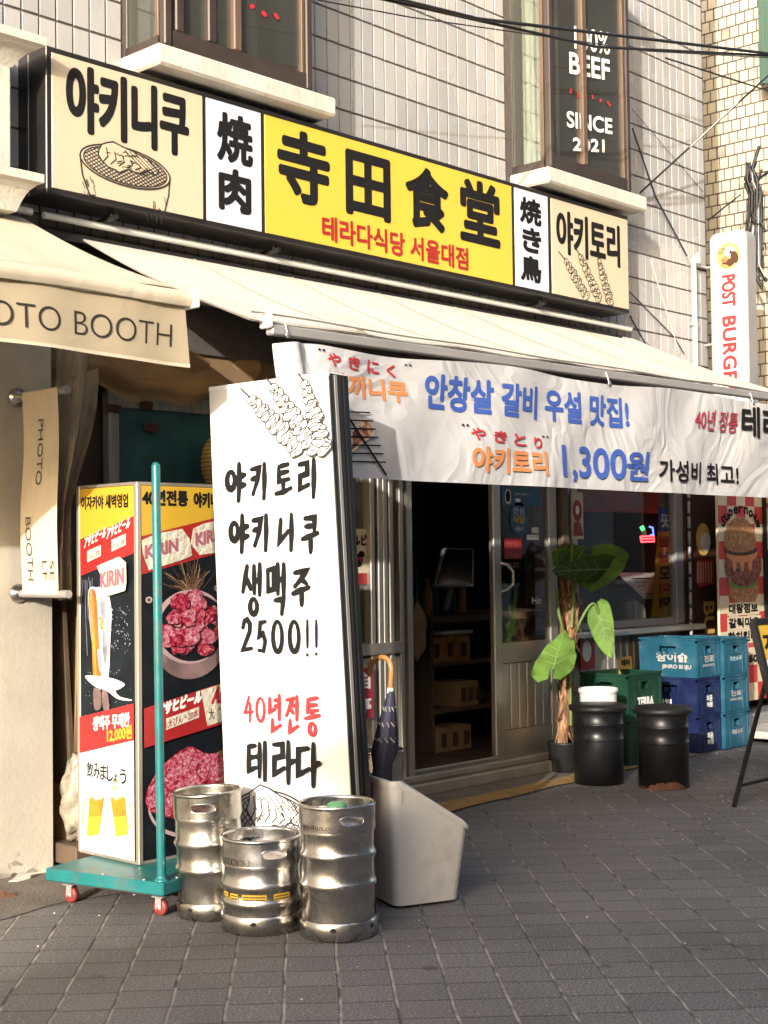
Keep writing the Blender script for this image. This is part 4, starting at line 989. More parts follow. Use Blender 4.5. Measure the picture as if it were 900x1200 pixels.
# ------------------------------------------------------------------ burger sign on the corner
XB = 8.9
ps = thing('projecting_sign', (XB, -.2, 2.6), 'tall white projecting sign reading POST BURGER in red on the wall corner', 'sign')
px_ = face_x(XB); q0 = px_.pick(832, 300); q1 = px_.pick(875.5, 290)
ua, ub = q0[0], q1[0]; zt = px_.pick(855, 271)[1]; zb = zt-1.35
def rounded(u0, v0, u1, v1, r, n=6):
    pts = []
    for cx, cy, a0 in ((u1-r, v1-r, 0), (u0+r, v1-r, 90), (u0+r, v0+r, 180), (u1-r, v0+r, 270)):
        pts += [(cx+r*math.cos(R(a0+90*k/n)), cy+r*math.sin(R(a0+90*k/n))) for k in range(n+1)]
    return pts
b = MB(); rp = rounded(ua, zb, ub, zt, .055); n = len(rp)
F_ = [px_.P(u, v, 0) for u, v in rp]; K_ = [px_.P(u, v, -.115) for u, v in rp]
b.add(F_+K_, [[i, n+i, n+(i+1) % n, (i+1) % n] for i in range(n)], 'rail_grey', True); b.poly(K_[::-1], 'white_vinyl'); b.poly(F_, 'rail_grey'); b.build('casing', ps)
b = MB(); pf2 = face_x(XB-.004); b.poly([pf2.P(u, v, 0) for u, v in rounded(ua+.012, zb+.01, ub-.012, zt-.012, .045)], 'sign_panel' if 'sign_panel' in MT else 'white_panel')
mid = (ua+ub)/2; cv = pf2.pick(853, 300)[1]
for q in (('oval', 0, 0, .095, .095, 'gold', 0), ('', .012, .03, .04, .036, 'ink_white', 0), ('', .0, -.05, .055, .03, 'poster_brown', .2), ('', .05, -.015, .03, .045, 'poster_brown', .3), ('', -.05, .042, .036, .018, 'bun', .6), ('', -.03, -.02, .03, .022, 'bun', .2), ('', .02, .025, .012, .014, 'poster_brown', 0), ('', -.028, -.07, .035, .014, 'ink_orange', -.3)): b.oval(pf2, mid+q[1], cv+q[2], q[3], q[4], q[5], rot=q[6])
rotp = Plane((XB-.004, 0, 0), (0, 0, -1), (0, -1, 0))
t0 = pf2.pick(852, 322)[1]; t1 = pf2.pick(852, 448)[1]
L1 = t0-t1; tot = L1*11.0/10.0
b.text(rotp, 'POST', -t0, mid-.058, -t0+L1*.30, mid+.054, 'ink_bright_red', bold=.0055, spacing=1.05)
b.text(rotp, 'BURGER', -t0+L1*.385, mid-.058, -t0+L1*.385+L1*.62*1.18, mid+.054, 'ink_bright_red', bold=.0055, spacing=1.05)
b.build('face', ps)
b = MB(); zz = PX(822, 312, 8.86).z; b.tube([(8.82, -.02, zz), (8.95, -.035, zz), (8.95, -.12, zz+.01)], .012, 'rail_grey', 8); b.build('bracket', ps); b = MB(); b.tube([(8.95, .0, zz-.55), (8.95, -.12, zz-.55)], .012, 'rail_grey', 8); b.build('bracket', ps)

# ------------------------------------------------------------------ pipe on the wall, cables
b = MB(); p = PY(812, 306, -.03); xq = p.x
b.tube([(xq, -.035, 2.5), (xq, -.035, p.z+.02)], .018, 'white_pipe', 10); b.tube([(xq+.045, -.02, 2.5), (xq+.045, -.02, p.z-.1)], .008, 'rail_grey', 8)
b.tube([(xq, -.035, p.z), (xq, -.07, p.z+.04), (xq-.01, -.07, p.z-.02)], .014, 'white_pipe', 8)
b.bbox(xq-.03, xq+.03, -.05, -.008, p.z-.46, p.z-.43, 'rail_grey')
tag(b.build('conduit_pipe'), 'pale vertical conduit pipe on the tiled wall beside the burger sign', 'pipe')
def cable(pts, r, m, label, sag=0, name='cable', group=None):
    k = MB(); P3 = [PY(x, y, Y) for x, y, Y in pts]; out = []
    for a, c in zip(P3, P3[1:]):
        for i in range(8):
            t = i/8; q = a.lerp(c, t); q.z -= sag*4*t*(1-t); out.append(q)
    out.append(P3[-1]); k.tube(out, r, m, 6); k.build(name, None, label, 'cable', group)
cable([(400, -12, -.8), (700, 55, -.8), (915, 66, -.8)], .008, 'wire', 'thick black cable crossing in front of the window reading 100% BEEF')
cable([(430, -10, -.82), (560, 22, -.82), (920, 65, -.82)], .009, 'wire', 'lower black cable of the overhead pair passing the bay window')
cable([(330, -8, -.5), (480, 20, -.5), (760, 60, -.5), (905, 68, -.3)], .0035, 'wire', 'thin grey cable just above the overhead pair')
cable([(780, 68, -.3), (905, 108, -.3)], .006, 'wire', 'black cable dropping to the right across the cream bricks')
cable([(750, 226, -.06), (905, 84, -.5)], .007, 'wire', 'straight black cable rising from the sill corner to the upper right')
cable([(755, 222, -.06), (865, 120, -.4)], .004, 'wire_light', 'pale cable beside the rising black cable')
cable([(741, 150, -.05), (768, 230, -.05), (805, 300, -.05)], .006, 'wire', 'black cable hanging down right of the bay window', .0)
cable([(741, 128, -.03), (824, 225, -.03)], .0025, 'wire', 'hair-thin diagonal cable on the tiled wall')
cable([(738, 342, -.02), (790, 395, -.02), (802, 415, -.02)], .004, 'wire', 'black cable from the sign corner down to the awning')
cable([(762, 304, -.02), (796, 414, -.02)], .0045, 'wire_light', 'pale string slanting down the tiled wall to the awning')
cable([(738, 370, -.02), (756, 402, -.02)], .005, 'wire', 'short black cable hanging off the sign end')
cable([(752, 396, -.02), (772, 412, -.02)], .003, 'wire_light', 'short pale string at the awning edge')
cable([(830, 258, .1), (868, 228, .1)], .006, 'wire', 'black cable running to the cable bundle on the cream bricks')
k = MB(); r2 = random.Random(3)
c0 = PX(884, 228, 9.9); 
for i in range(16):
    a = c0+Vector((r2.uniform(-.05, .05), r2.uniform(-.05, .05), r2.uniform(-.05, .12))); c = a+Vector((0, r2.uniform(-.09, .09), r2.uniform(.03, .30))); d = a+Vector((0, r2.uniform(-.05, .05), -r2.uniform(.25, .9)))
    k.tube([c, a+Vector((-.02, .03, .1)), a, d+Vector((0, .05, .1)), d], r2.choice((.006, .009, .013)), r2.choice(('wire', 'wire', 'wire', 'rail_grey')), 6)
k.build('cable_bundle', None, 'tangled bundle of black cables hanging on the cream brick wall', 'cables')

# ------------------------------------------------------------------ posters at the right
def poster(name, label, x0, x1, z0, z1, Y, m, th=.02):
    b = MB(); b.box(x0, x1, Y, Y+th, z0, z1, m); return b, face_y(Y)
Y = -.02; p0 = PY(841, 590, Y).x; p1 = PY(893.5, 590, Y).x
b, pl = poster('burger_poster', '', p0, p1, .25, 2.0, Y, 'poster_cream')
cw = (p1-p0)/5
z = .25; j = 0
while z < 1.98:
    h = min(cw*1.0, 2-z)
    for i in range(5):
        if (i+j) % 2 == 0: b.rect(pl, p0+i*cw, z, p0+(i+1)*cw, z+h, 'poster_red', .0006)
    z += cw; j += 1
uc, vc = pl.pick(867, 606)
for i, c in enumerate('Supernova'):
    a = R(150-i*15); cx, cz = pl.pick(868, 628)
    x = cx+.285*math.cos(a); zz = cz+.20*math.sin(a)
    b.text(pl, c, x-.03, zz-.035-(.02 if c == 'p' else 0), x+.03, zz+(.045 if c == 'S' else .02), 'ink_black', bold=.004)
g = lambda x, y: pl.pick(760+x/6.43, 560+y/6.43)
bc = g(690, 430); bw_ = abs(g(800, 430)[0]-g(575, 430)[0])/2
# stacked from the bottom: bun, lettuce, patty, cheese, onion, bun
c2 = g(715, 840); b.oval(pl, c2[0], c2[1], bw_*1.0, .12, 'bun')
c2 = g(710, 780); b.oval(pl, c2[0], c2[1], bw_*1.02, .055, 'leaf'); c2 = g(708, 760); b.oval(pl, c2[0], c2[1], bw_*.95, .03, 'foam')
c2 = g(710, 660); b.oval(pl, c2[0], c2[1], bw_*1.25, .155, 'patty')
c2 = g(700, 575); b.oval(pl, c2[0], c2[1], bw_*1.05, .06, 'ink_orange')
for x in (640, 700, 760): c3 = g(x, 620); b.oval(pl, c3[0], c3[1], .03, .085, 'ink_orange')
c2 = g(690, 545); b.oval(pl, c2[0], c2[1], bw_*1.1, .04, 'poster_brown')
for k in range(10): c3 = g(600+k*20, 540+rnd.uniform(-8, 8)); b.oval(pl, c3[0], c3[1], .02, .008, 'ink_pink', rot=rnd.uniform(-.6, .6))
q = [(bw_*1.08*math.cos(a), (.20 if a < PI else .06)*math.sin(a)) for a in (2*PI*k/30 for k in range(30))]
c2 = g(685, 500); b.patch(pl, [(c2[0]+u, c2[1]+v) for u, v in q], 'bun')
for t, bl, tr in (('대왕점보', (853, 720), (887, 706)), ('갈릭마요', (853, 737), (889, 722)), ('핫치킨버거', (852, 754), (894, 737))):
    u0, v0, u1, v1 = box_px(pl, bl, tr); b.rect(pl, u0-.02, v0-.012, u1+.02, v1+.008, 'poster_cream'); b.text(pl, t, u0, v0, u1, v1, 'ink_black', bold=.005)
u0, v0, u1, v1 = box_px(pl, (872, 778), (892, 766)); b.text(pl, '9,500', u0-.05, v0, u1, v1, 'ink_black', bold=.004)
b.build('burger_poster', None, 'red and cream chequered poster showing a tall burger beside the blue crates', 'poster')
Y = .25; x0 = PY(803, 620, Y).x; x1 = PY(846, 620, Y).x
b, pl = poster('brown_banner', '', x0, x1, .2, 2.1, Y, 'poster_brown')
rp2 = Plane((0, Y, 0), (0, 0, -1), (1, 0, 0))
u0, v0 = pl.pick(824, 705); u1, v1 = pl.pick(838, 765)
b.text(rp2, 'BURGER', -v0, u0, -v1+.35, u1, 'gold', bold=.006)
u, v = pl.pick(826, 700)
# plain emblem of a bun and striped paper, a simple stand-in for the printed character
uc, vc = pl.pick(824, 632); b.oval(pl, uc, vc, .10, .12, 'gold'); b.oval(pl, uc+.03, vc-.02, .07, .07, 'ink_white'); 
u0, v0 = pl.pick(815, 685); u1, v1 = pl.pick(836, 655)
b.patch(pl, [(u0, v0+.03), (u0+.05, v0-.02), (u1, v0), (u1, v1), (u0+.03, v1)], 'poster_red')
for k in range(6): b.rect(pl, u0+.03+k*(u1-u0-.04)/6, v0+.01, u0+.045+k*(u1-u0-.04)/6, v1-.02, 'poster_cream')
b.build('brown_banner', None, 'dark brown upright banner reading BUR in gold between window and chequered poster', 'banner')
Y = -.05; x0 = PY(896, 600, Y).x; x1 = x0+.5
b, pl = poster('menu_poster', '', x0, x1, .25, 1.95, Y, 'ink_black')
b.rect(pl, x0+.03, .3, x1-.03, 1.9, 'print_yellow'); b.rect(pl, x0+.03, 1.66, x1-.03, 1.70, 'print_red'); b.rect(pl, x0+.03, .9, x1-.03, 1.35, 'ink_black')
b.text(pl, '세트', x0+.06, 1.42, x1-.06, 1.62, 'ink_black', bold=.008); b.text(pl, '메뉴', x0+.06, 1.0, x1-.06, 1.2, 'print_yellow', bold=.006)
b.build('menu_poster', None, 'black and yellow menu poster cut by the right edge of the photo', 'poster')
b = MB(); b.bbox(9.0, 10.4, -.12, .2, .04, .17, 'rail_grey'); b.bbox(9.0, 10.4, -.45, -.12, .04, .09, 'concrete_trim'); b.build('entrance_step', None, 'low grey entrance step under the chequered poster', 'step')
b = MB(); xq = PY(808, 640, .2).x
b.tube([(xq, .2, .1), (xq, .2, 2.2)], .012, 'rail_grey', 8)
for k in range(14): z = .5+k*.11; b.lathe([(.014, 0), (.024, .012), (.014, .024)], (xq, .2, z), 'black_metal', 8)
b.build('banner_pole', None, 'thin banner pole wrapped with black ties at the window corner', 'pole')
b = MB(); b.box(9.35, 10.2, .6, .68, 0, 2.5, 'interior'); b.build('alley_door', None, 'dark doorway in the alley behind the posters', 'door')
# ------------------------------------------------------------------ white standing sign
XS = 3.72
ss = Plane((3.66, -1.2, 0), (.15, -1, 0), (0, 0, 1))      # turned a little to the street
tl = ss.pick(245, 455); tr_ = ss.pick(385, 437); bl_ = ss.pick(265, 960); br_ = ss.pick(411.5, 930)
sv0 = .03; 
def at_v(p, q, v): t = (v-q[1])/(p[1]-q[1]); return (q[0]+(p[0]-q[0])*t, v)
L0, L1 = at_v(tl, bl_, sv0), tl; R0_, R1_ = at_v(tr_, br_, sv0), tr_
st = thing('standing_sign', tuple(ss.P((L0[0]+R0_[0])/2, 0)), 'tall white standing sign with brushed Korean lettering behind the beer kegs', 'sign')
b = MB(); TH_ = .12
def slab(du0, du1, x0, x1, mt, z0=0, top=0):
    P = []
    for x in (x0, x1):
        P.append([ss.P(L0[0]+du0, L0[1]-z0, XS-x), ss.P(R0_[0]+du1, R0_[1]-z0, XS-x), ss.P(R1_[0]+du1, R1_[1]+top, XS-x), ss.P(L1[0]+du0, L1[1]+top, XS-x)])
    a, c = P; b.add(a+c, [(0, 1, 2, 3), (7, 6, 5, 4), (1, 5, 6, 2), (4, 0, 3, 7), (3, 2, 6, 7), (0, 4, 5, 1)], mt)
slab(0, 0, XS+.006, XS+TH_, 'black_paint', .03)
for dx, wd, mt in ((.03, .016, 'rail_grey'), (.058, .012, 'black_metal'), (.085, .01, 'black_metal')):
    e0 = ss.P(R0_[0]+.004, R0_[1], -dx); e1 = ss.P(R1_[0]+.004, R1_[1]-.004, -dx); a_ = -ss.n*wd; c_ = -ss.u*.003
    b.hexa([e0, e0+a_, e0+a_+c_, e0+c_, e1, e1+a_, e1+a_+c_, e1+c_], mt)
b.build('frame', st)
b = MB(); slab(0.0, -.004, XS, XS+.005, 'white_panel', 0, .001)
zf = lambda ox, oy, s: (lambda x, y: (ox+x/s, oy+y/s))
A6 = zf(250, 520, 4.447)
rows = [('야', 65, 185, 100, 303), ('키', 190, 290, 100, 292), ('토', 322, 412, 95, 275), ('리', 438, 542, 80, 285),
        ('야', 85, 200, 368, 568), ('키', 200, 300, 368, 560), ('니', 335, 425, 365, 560), ('쿠', 462, 553, 368, 570),
        ('생', 150, 262, 622, 890), ('맥', 275, 385, 622, 890), ('주', 413, 507, 645, 842),
        ('2', 147, 215, 910, 1090), ('5', 230, 290, 915, 1095), ('0', 303, 375, 915, 1093), ('0', 390, 462, 915, 1093), ('!', 482, 507, 915, 1115), ('!', 528, 555, 915, 1110)]
for ch, x0, x1, y0, y1 in rows: hand(b, ss, ch, A6(x0+4, y1-4), A6(x1-4, y0+4), 'ink_black', .165 if ch not in '생맥!' else .12)
A2 = zf(240, 680, 4.445)
for ch, x0, x1, y0, y1 in (('4', 208, 260, 602, 735), ('0', 265, 325, 605, 740), ('년', 335, 410, 595, 790), ('전', 425, 500, 600, 795), ('통', 525, 608, 605, 805)): hand(b, ss, ch, A2(x0+3, y1-3), A2(x1-3, y0+3), 'ink_bright_red', .125)
for ch, x0, x1, y0, y1 in (('테', 222, 335, 840, 1035), ('라', 355, 480, 838, 1050), ('다', 480, 610, 850, 1065)): hand(b, ss, ch, A2(x0+4, y1-4), A2(x1-4, y0+4), 'ink_black', .13)
A1 = lambda x, y: ss.pick(240+x/4.445, 430+y/4.445)
for s0, a, c in (((197, 115), (245, 160), (510, 440)), ((333, 62), (360, 95), (592, 440)), ((503, 40), (528, 75), (640, 450))):
    draw_skewer(b, ss, A1(*s0), A1(*a), A1(*c), .08, .0045, 'ink_line', 'white_panel', 10)
cu, cv = ss.pick(322, 962); draw_grill(b, ss, cu, cv, .20, .115, -.03, None, .0055, 'ink_line', 'white_panel', 9)
b.build('face', st)
b = MB()
for p, q in ((L1, R1_), ):
    e0 = ss.P(p[0], p[1]-.012, .002); e1 = ss.P(q[0], q[1]-.012, .002); a_ = -ss.n*(TH_-.01); z_ = Vector((0, 0, .016))
    b.hexa([e0, e1, e1+a_, e0+a_, e0+z_, e1+z_, e1+a_+z_, e0+a_+z_], 'white_vinyl')
b.build('top_edge', st)

# ------------------------------------------------------------------ teal trolley with the printed light box
dl = thing('platform_trolley', (3.272, -1.068, 0), 'teal platform trolley with upright pole and red wheels carrying the menu box', 'trolley')
TN, TLd, TSd = Vector((3.272, -1.068, 0)), Vector((-.225, .974, 0)).normalized(), Vector((.974, .225, 0)).normalized()
def local(m, k0=0):                                   # from the trolley's own axes to the place
    for k in range(k0, len(m.v)): v = m.v[k]; m.v[k] = TN+TSd*v.x+TLd*v.y+Vector((0, 0, v.z))
    return m
DW, DL = .46, .58
b = MB(); b.bbox(0, DW, 0, DL, .083, .132, 'teal', .005); b.box(.03, DW-.03, .03, DL-.03, .074, .084, 'rust'); local(b).build('deck', dl)
b = MB()
for x, y in ((.015, .10), (.015, .3), (.1, .015)): b.lathe([(.006, 0), (.006, .003), (.001, .004)], (x, y, .132), 'aluminium', 8)
local(b).build('bolt', dl)
pq = TN+TSd*.032+TLd*.032
dv = pq-CAM; p1 = PX(181.5, 540, pq.x)
b = MB(); P0 = Vector((pq.x, pq.y, .132)); P1 = Vector((pq.x+.01, p1.y+.008, p1.z-.02)); pr = .0165
b.lathe([(.026, 0), (.026, .006), (.019, .008), (.019, .02)], (P0.x, P0.y, .1325), 'teal', 14)
pts = [P0, P0.lerp(P1, .5), P1]+[P1+Vector((0, 0, pr*math.sin(PI/2*k/5))) for k in range(1, 6)]
b.tube(pts, [pr]*3+[pr*max(.05, math.cos(PI/2*k/5)) for k in range(1, 6)], 'teal', 14); b.build('pole', dl)
for x, y in ((.05, .05), (.05, DL-.09), (DW-.05, .05), (DW-.05, DL-.09)):
    k = MB(); k.bbox(x-.026, x+.026, y-.026, y+.026, .068, .0735, 'rail_grey'); k.bbox(x-.018, x-.015, y-.014, y+.014, .024, .068, 'rail_grey', .001); k.bbox(x+.015, x+.018, y-.014, y+.014, .024, .068, 'rail_grey', .001)
    c = local(k).build('caster', dl)
    k = MB(); k.lathe([(.001, -.012), (.027, -.012), (.031, -.008), (.031, .008), (.027, .012), (.001, .012)], (x, y, .031), 'red_rubber', 20, T=Matrix.Rotation(R(90), 3, 'Y'))
    k.lathe([(.001, -.019), (.006, -.019), (.006, .019), (.001, .019)], (x, y, .031), 'aluminium', 10, T=Matrix.Rotation(R(90), 3, 'Y')); local(k).build('wheel', c)

BX0, BX1, BY0, BY1, BZ0_, BZ1_ = 3.40, 3.87, -.755, -.345, .1335, 1.625
lb = thing('menu_box', ((BX0+BX1)/2, (BY0+BY1)/2, BZ0_), 'upright printed menu box with beer and raw meat pictures standing on the teal trolley', 'light box')
b = MB(); f = .022
for x, y in ((BX0, BY0), (BX1-f, BY0), (BX0, BY1-f), (BX1-f, BY1-f)): b.bbox(x, x+f, y, y+f, BZ0_, BZ1_, 'aluminium_dim', .003)
for z in (BZ0_, BZ1_-.012): 
    b.box(BX0+.003, BX1-.003, BY0+.003, BY1-.003, z, z+.012, 'aluminium_dim')
b.build('frame', lb)
# face towards -X
pl = face_x(BX0+.004); b = MB(); b.clip = (-(BY1-f)+.001, BZ0_+.014, -(BY0+f)-.001, BZ1_-.014)
b.box(BX0+.004, BX0+.009, BY0+f, BY1-f, BZ0_+.013, BZ1_-.013, 'print_navy')
ua, ub = -(BY1-f), -(BY0+f); va, vb2 = BZ0_+.013, BZ1_-.013; W = ub-ua; H = vb2-va
Lf = lambda x, y: pl.pick(85+x/5.111, 555+y/5.106)
clip = lambda p: (min(max(p[0], ua), ub), min(max(p[1], va), vb2))
b.patch(pl, [clip(p) for p in (Lf(30, 610), Lf(340, 480), Lf(340, 50), Lf(20, 90))][::-1] if False else [(ua, vb2), (ua, Lf(40, 395)[1]), (ub, Lf(345, 260)[1]), (ub, vb2)], 'print_yellow')
yl = Lf(40, 400)[1]; yr = Lf(350, 250)[1]
b.patch(pl, [(ua, yl), (ua, Lf(45, 615)[1]), (ub+.012, Lf(370, 470)[1]), (ub+.012, yr+.0)], 'print_red', .0013)
u0, v0, u1, v1 = box_px(pl, Lf2(0, 0) if False else (95.5, 598), (150.5, 578)); b.text(pl, '이자카야 새벽영업', u0, v0, u1, v1, 'ink_black', bold=.0022)
for (x, y, x2, y2), t, mt in ((((75, 450, 205, 390)), 'アサヒビール', 'ink_white'), ((210, 395, 350, 318), 'アサヒビール', 'ink_white')):
    u0, v0 = Lf(x, y); u1, v1 = Lf(x2, y2); b.text(pl, t, u0, v0-.0, u1, v0+.048, mt, bold=.0012, rise=.045, slant=.2, d=.0025)
for x, y in ((92, 505), (238, 440)):
    u0, v0 = Lf(x, y); b.patch(pl, [(u0, v0-.018), (u0+.095, v0+.008), (u0+.095, v0+.052), (u0, v0+.028)], 'ink_pink' if False else 'sticker', .0022); b.text(pl, '大びん・20本', u0+.008, v0-.008, u0+.088, v0+.018, 'ink_red', rise=.018, d=.0035)
# glass of beer being filled
g2 = lambda x, y: pl.pick(60+x/3.75, 500+y/3.75)
b.patch(pl, smooth([g2(168, 716), g2(205, 706), g2(244, 712), g2(266, 800), g2(262, 930), g2(250, 1120), g2(200, 1140), g2(182, 960), g2(170, 830)]), 'foam')
b.patch(pl, smooth([g2(169, 726), g2(196, 722), g2(206, 800), g2(214, 960), g2(224, 1120), g2(190, 1126), g2(182, 960), g2(172, 830)]), 'beer_dark', .0014)
b.patch(pl, smooth([g2(172, 740), g2(186, 738), g2(194, 900), g2(202, 1090), g2(192, 1090), g2(182, 930)]), 'beer', .0015)
for q in (((215, 735), (240, 760), (246, 830), (226, 850)), ((228, 900), (250, 930), (244, 1040), (232, 1020)), ((206, 980), (222, 1000), (226, 1080), (212, 1060))): b.patch(pl, smooth([g2(*p) for p in q]), 'water_print', .0016)
for k in range(7): p = g2(228+rnd.uniform(-12, 12), 800+k*14); b.oval(pl, p[0], p[1], .012, .009, 'beer', n=8)
for k in range(8):
    p = g2(128+k*8, 660+rnd.uniform(0, 20)); q = g2(120+k*12+rnd.uniform(-20, 20), 900+rnd.uniform(-60, 120)); b.ink(pl, [p, ((p[0]+q[0])/2+rnd.uniform(-.01, .01), (p[1]+q[1])/2), q], .002, 'water_print', cap=False)
for k in range(60):
    p = g2(rnd.uniform(262, 350), rnd.uniform(780, 1000)); b.oval(pl, p[0], p[1], rnd.uniform(.001, .005), rnd.uniform(.001, .004), 'water_print', n=6)
g3 = lambda x, y: pl.pick(60+x/3.6375, 760+y/3.636)
b.patch(pl, smooth([g3(*p) for p in ((150, 118), (200, 116), (270, 128), (318, 150), (300, 170), (280, 180), (300, 205), (350, 218), (330, 222), (285, 212), (240, 178), (190, 160))]), 'foam', .0014)
for q in (((186, 172), (214, 176), (218, 250), (190, 256)), ((222, 180), (244, 184), (252, 262), (228, 258))): b.patch(pl, smooth([g3(*p) for p in q]), 'pot_print', .0013)
for k in range(40): p = g3(rnd.uniform(150, 345), rnd.uniform(70, 240)); b.oval(pl, p[0], p[1], rnd.uniform(.001, .004), rnd.uniform(.001, .003), 'water_print', n=6)
b.patch(pl, [(ua, g3(138, 292)[1]), (ua, g3(138, 446)[1]), (ub, g3(352, 388)[1]), (ub, g3(352, 232)[1])], 'print_red')
u0, v0 = g3(184, 345); u1, v1 = g3(342, 262); b.text(pl, '생맥주 무제한', u0, v0-.006, u1, v0+.052, 'ink_white', bold=.0016, rise=.035)
u0, v0 = g3(245, 400); u1, v1 = g3(352, 335); b.text(pl, '12,000원', u0, v0-.004, min(u1, ub-.003), v0+.055, 'print_yellow', bold=.002, rise=.03)
b.patch(pl, [(ua, va), (ub, va), (ub, g3(352, 388)[1]-.001), (ua, g3(138, 446)[1]-.001)], 'white_panel')
for i, c in enumerate('飲みましょう'):
    x = 160+i*28.5; y = 545+i*6; sm = c == 'ょ'
    u0, v0 = g3(x, y); u1, v1 = g3(x+(27 if not sm else 18), y-(62 if not sm else 38)); b.text(pl, c, u0, v0, u1, v1, 'ink_black', bold=.0012)
for (x0, sgn) in ((203, -1), (292, 1)):               # two clinking mugs
    cx = x0; 
    q = [g3(cx-34*1-sgn*2, 640), g3(cx+34-sgn*2, 640), g3(cx+26+sgn*22, 795), g3(cx-22+sgn*22, 808)]
    q = [g3(cx-30, 632), g3(cx+32, 632), g3(cx+28+sgn*18, 790), g3(cx-24+sgn*18, 800)]
    b.patch(pl, q, 'beer'); b.patch(pl, [((q[0][0]+q[3][0])/2, (q[0][1]+q[3][1])/2), ((q[1][0]+q[2][0])/2, (q[1][1]+q[2][1])/2), q[2], q[3]], 'print_yellow')
    c = g3(cx, 628); 
    for k in range(7): b.oval(pl, c[0]+rnd.uniform(-.028, .028), c[1]+rnd.uniform(-.006, .03), .016, .013, 'foam', n=10)
    h = [g3(cx+sgn*40+sgn*22*math.sin(a), 710-60*math.cos(a)) for a in (PI*k/8 for k in range(9))]
    b.ink(pl, h, .006, 'gold', cap=False)
c = g3(246, 680)
for k in range(34):
    a = R(rnd.choice((rnd.uniform(15, 60), rnd.uniform(120, 165), rnd.uniform(235, 305)))); r0 = rnd.uniform(.05, .09); r1 = r0+rnd.uniform(.02, .06)
    q = [(c[0]+r0*math.cos(a), c[1]+.02+r0*math.sin(a)), (c[0]+r1*math.cos(a), c[1]+.02+r1*math.sin(a))]
    b.ink(pl, [clip(x) for x in q], .0018, 'gold', cap=False)
g4 = lambda x, y: pl.pick(85+x/5.111, 555+y/5.106)
b.patch(pl, [clip(g4(*p)) for p in ((165, 555), (185, 545), (230, 525), (300, 497), (340, 530), (343, 650), (335, 700), (210, 738), (185, 600))], 'sticker', .004)
u0, v0 = g4(188, 665); u1, v1 = g4(330, 560); b.text(pl, 'KIRIN', u0, v0-.016, min(u1, ub-.004), v0+.05, 'ink_pink', bold=.003, d=.0055, rise=.02)
b.build('printed_panel', lb)
# face towards the street
pl = face_y(BY0+.004); b = MB(); b.clip = (BX0+f+.001, BZ0_+.014, BX1-f-.001, BZ1_-.014)
b.box(BX0+f, BX1-f, BY0+.004, BY0+.009, BZ0_+.013, BZ1_-.013, 'print_black')
ua, ub = BX0+f, BX1-f
h1 = lambda x, y: pl.pick(155+x/5.109, 555+y/5.106)
clip = lambda p: (min(max(p[0], ua), ub), min(max(p[1], va), vb2))
b.patch(pl, [(ua, vb2), (ua, h1(30, 375)[1]), (ub, h1(505, 265)[1]+.01), (ub, vb2)], 'print_yellow')
b.patch(pl, [(ua, h1(30, 375)[1]), (ua, h1(36, 605)[1]), (ub, h1(525, 465)[1]), (ub, h1(505, 265)[1]+.01)], 'print_red')
u0, v0 = h1(57, 192); u1, v1 = h1(333, 108); hh = (v1-v0)+.004
b.text(pl, '40년전통', u0, v0, u1, v0+hh, 'ink_black', bold=.0035); u2, _ = h1(365, 190); b.text(pl, '야키니쿠', u2, v0-.004, u2+.175, v0+hh-.004, 'ink_black', bold=.0035)
for q, t, (x, y) in ((((45, 400), (140, 360), (295, 330), (340, 390), (355, 490), (300, 515), (95, 578), (60, 480)), 'KIRIN', (70, 505)), (((360, 330), (420, 300), (505, 280), (520, 300), (520, 470), (400, 487), (345, 420)), 'KIRIN', (372, 430))):
    b.patch(pl, [clip(h1(*p)) for p in q], 'sticker', .003)
    u0, v0 = h1(x, y); b.text(pl, t, u0, v0-.004, min(u0+.165, ub), v0+.05, 'ink_pink', bold=.003, rise=.03, d=.0045)
for k in range(70):                                   # dry twigs
    p = h1(355+rnd.uniform(-35, 35), 700+rnd.uniform(-10, 30)); a = R(rnd.uniform(40, 165)); r = rnd.uniform(.06, .15)
    b.ink(pl, [p, (p[0]+r*.5*math.cos(a)+rnd.uniform(-.008, .008), p[1]+r*.5*math.sin(a)), clip((p[0]+r*math.cos(a), p[1]+r*math.sin(a)))], rnd.uniform(.0012, .003), rnd.choice(('dark_wood', 'cardboard', 'rust')), cap=False)
for x, y in ((107, 755), (515, 685)): p = clip(h1(x, y)); b.oval(pl, p[0]-.01, p[1], .017, .013, 'plate_print'); b.oval(pl, p[0]-.01, p[1], .008, .007, 'rust')
def in_panel(pts): return [clip(p) for p in pts]
cx, cy = h1(345, 915); rx = abs(h1(545, 915)[0]-h1(108, 915)[0])/2; ry = .142
b.patch(pl, in_panel([(cx+rx*math.cos(a), cy-.055+ry*1.1*math.sin(a)) for a in (2*PI*k/40 for k in range(40))]), 'pot_print')
b.patch(pl, in_panel([(cx+rx*math.cos(a), cy+ry*math.sin(a)*1.05) for a in (2*PI*k/40 for k in range(40))]), 'plate_print')
b.patch(pl, in_panel([(cx+.012+rx*.93*math.cos(a), cy-.004+ry*.96*math.sin(a)) for a in (2*PI*k/40 for k in range(40))]), 'print_black')
for k in range(64):
    a = rnd.uniform(0, 2*PI); r = math.sqrt(rnd.random())*.84; c = (cx+.01+rx*r*math.cos(a), cy+ry*r*math.sin(a)+.012); s = rnd.uniform(.022, .040)
    q = smooth(wob([(c[0]+s*math.cos(x)*1.2, c[1]+s*.85*math.sin(x)) for x in (2*PI*i/7 for i in range(7))], .008), 4)
    b.patch(pl, [(u+.004, v-.005) for u, v in q], 'print_black'); b.patch(pl, q, rnd.choice(('meat', 'meat', 'meat_pale')))
h2 = lambda x, y: pl.pick(155+x/4.8, 750+y/4.8)
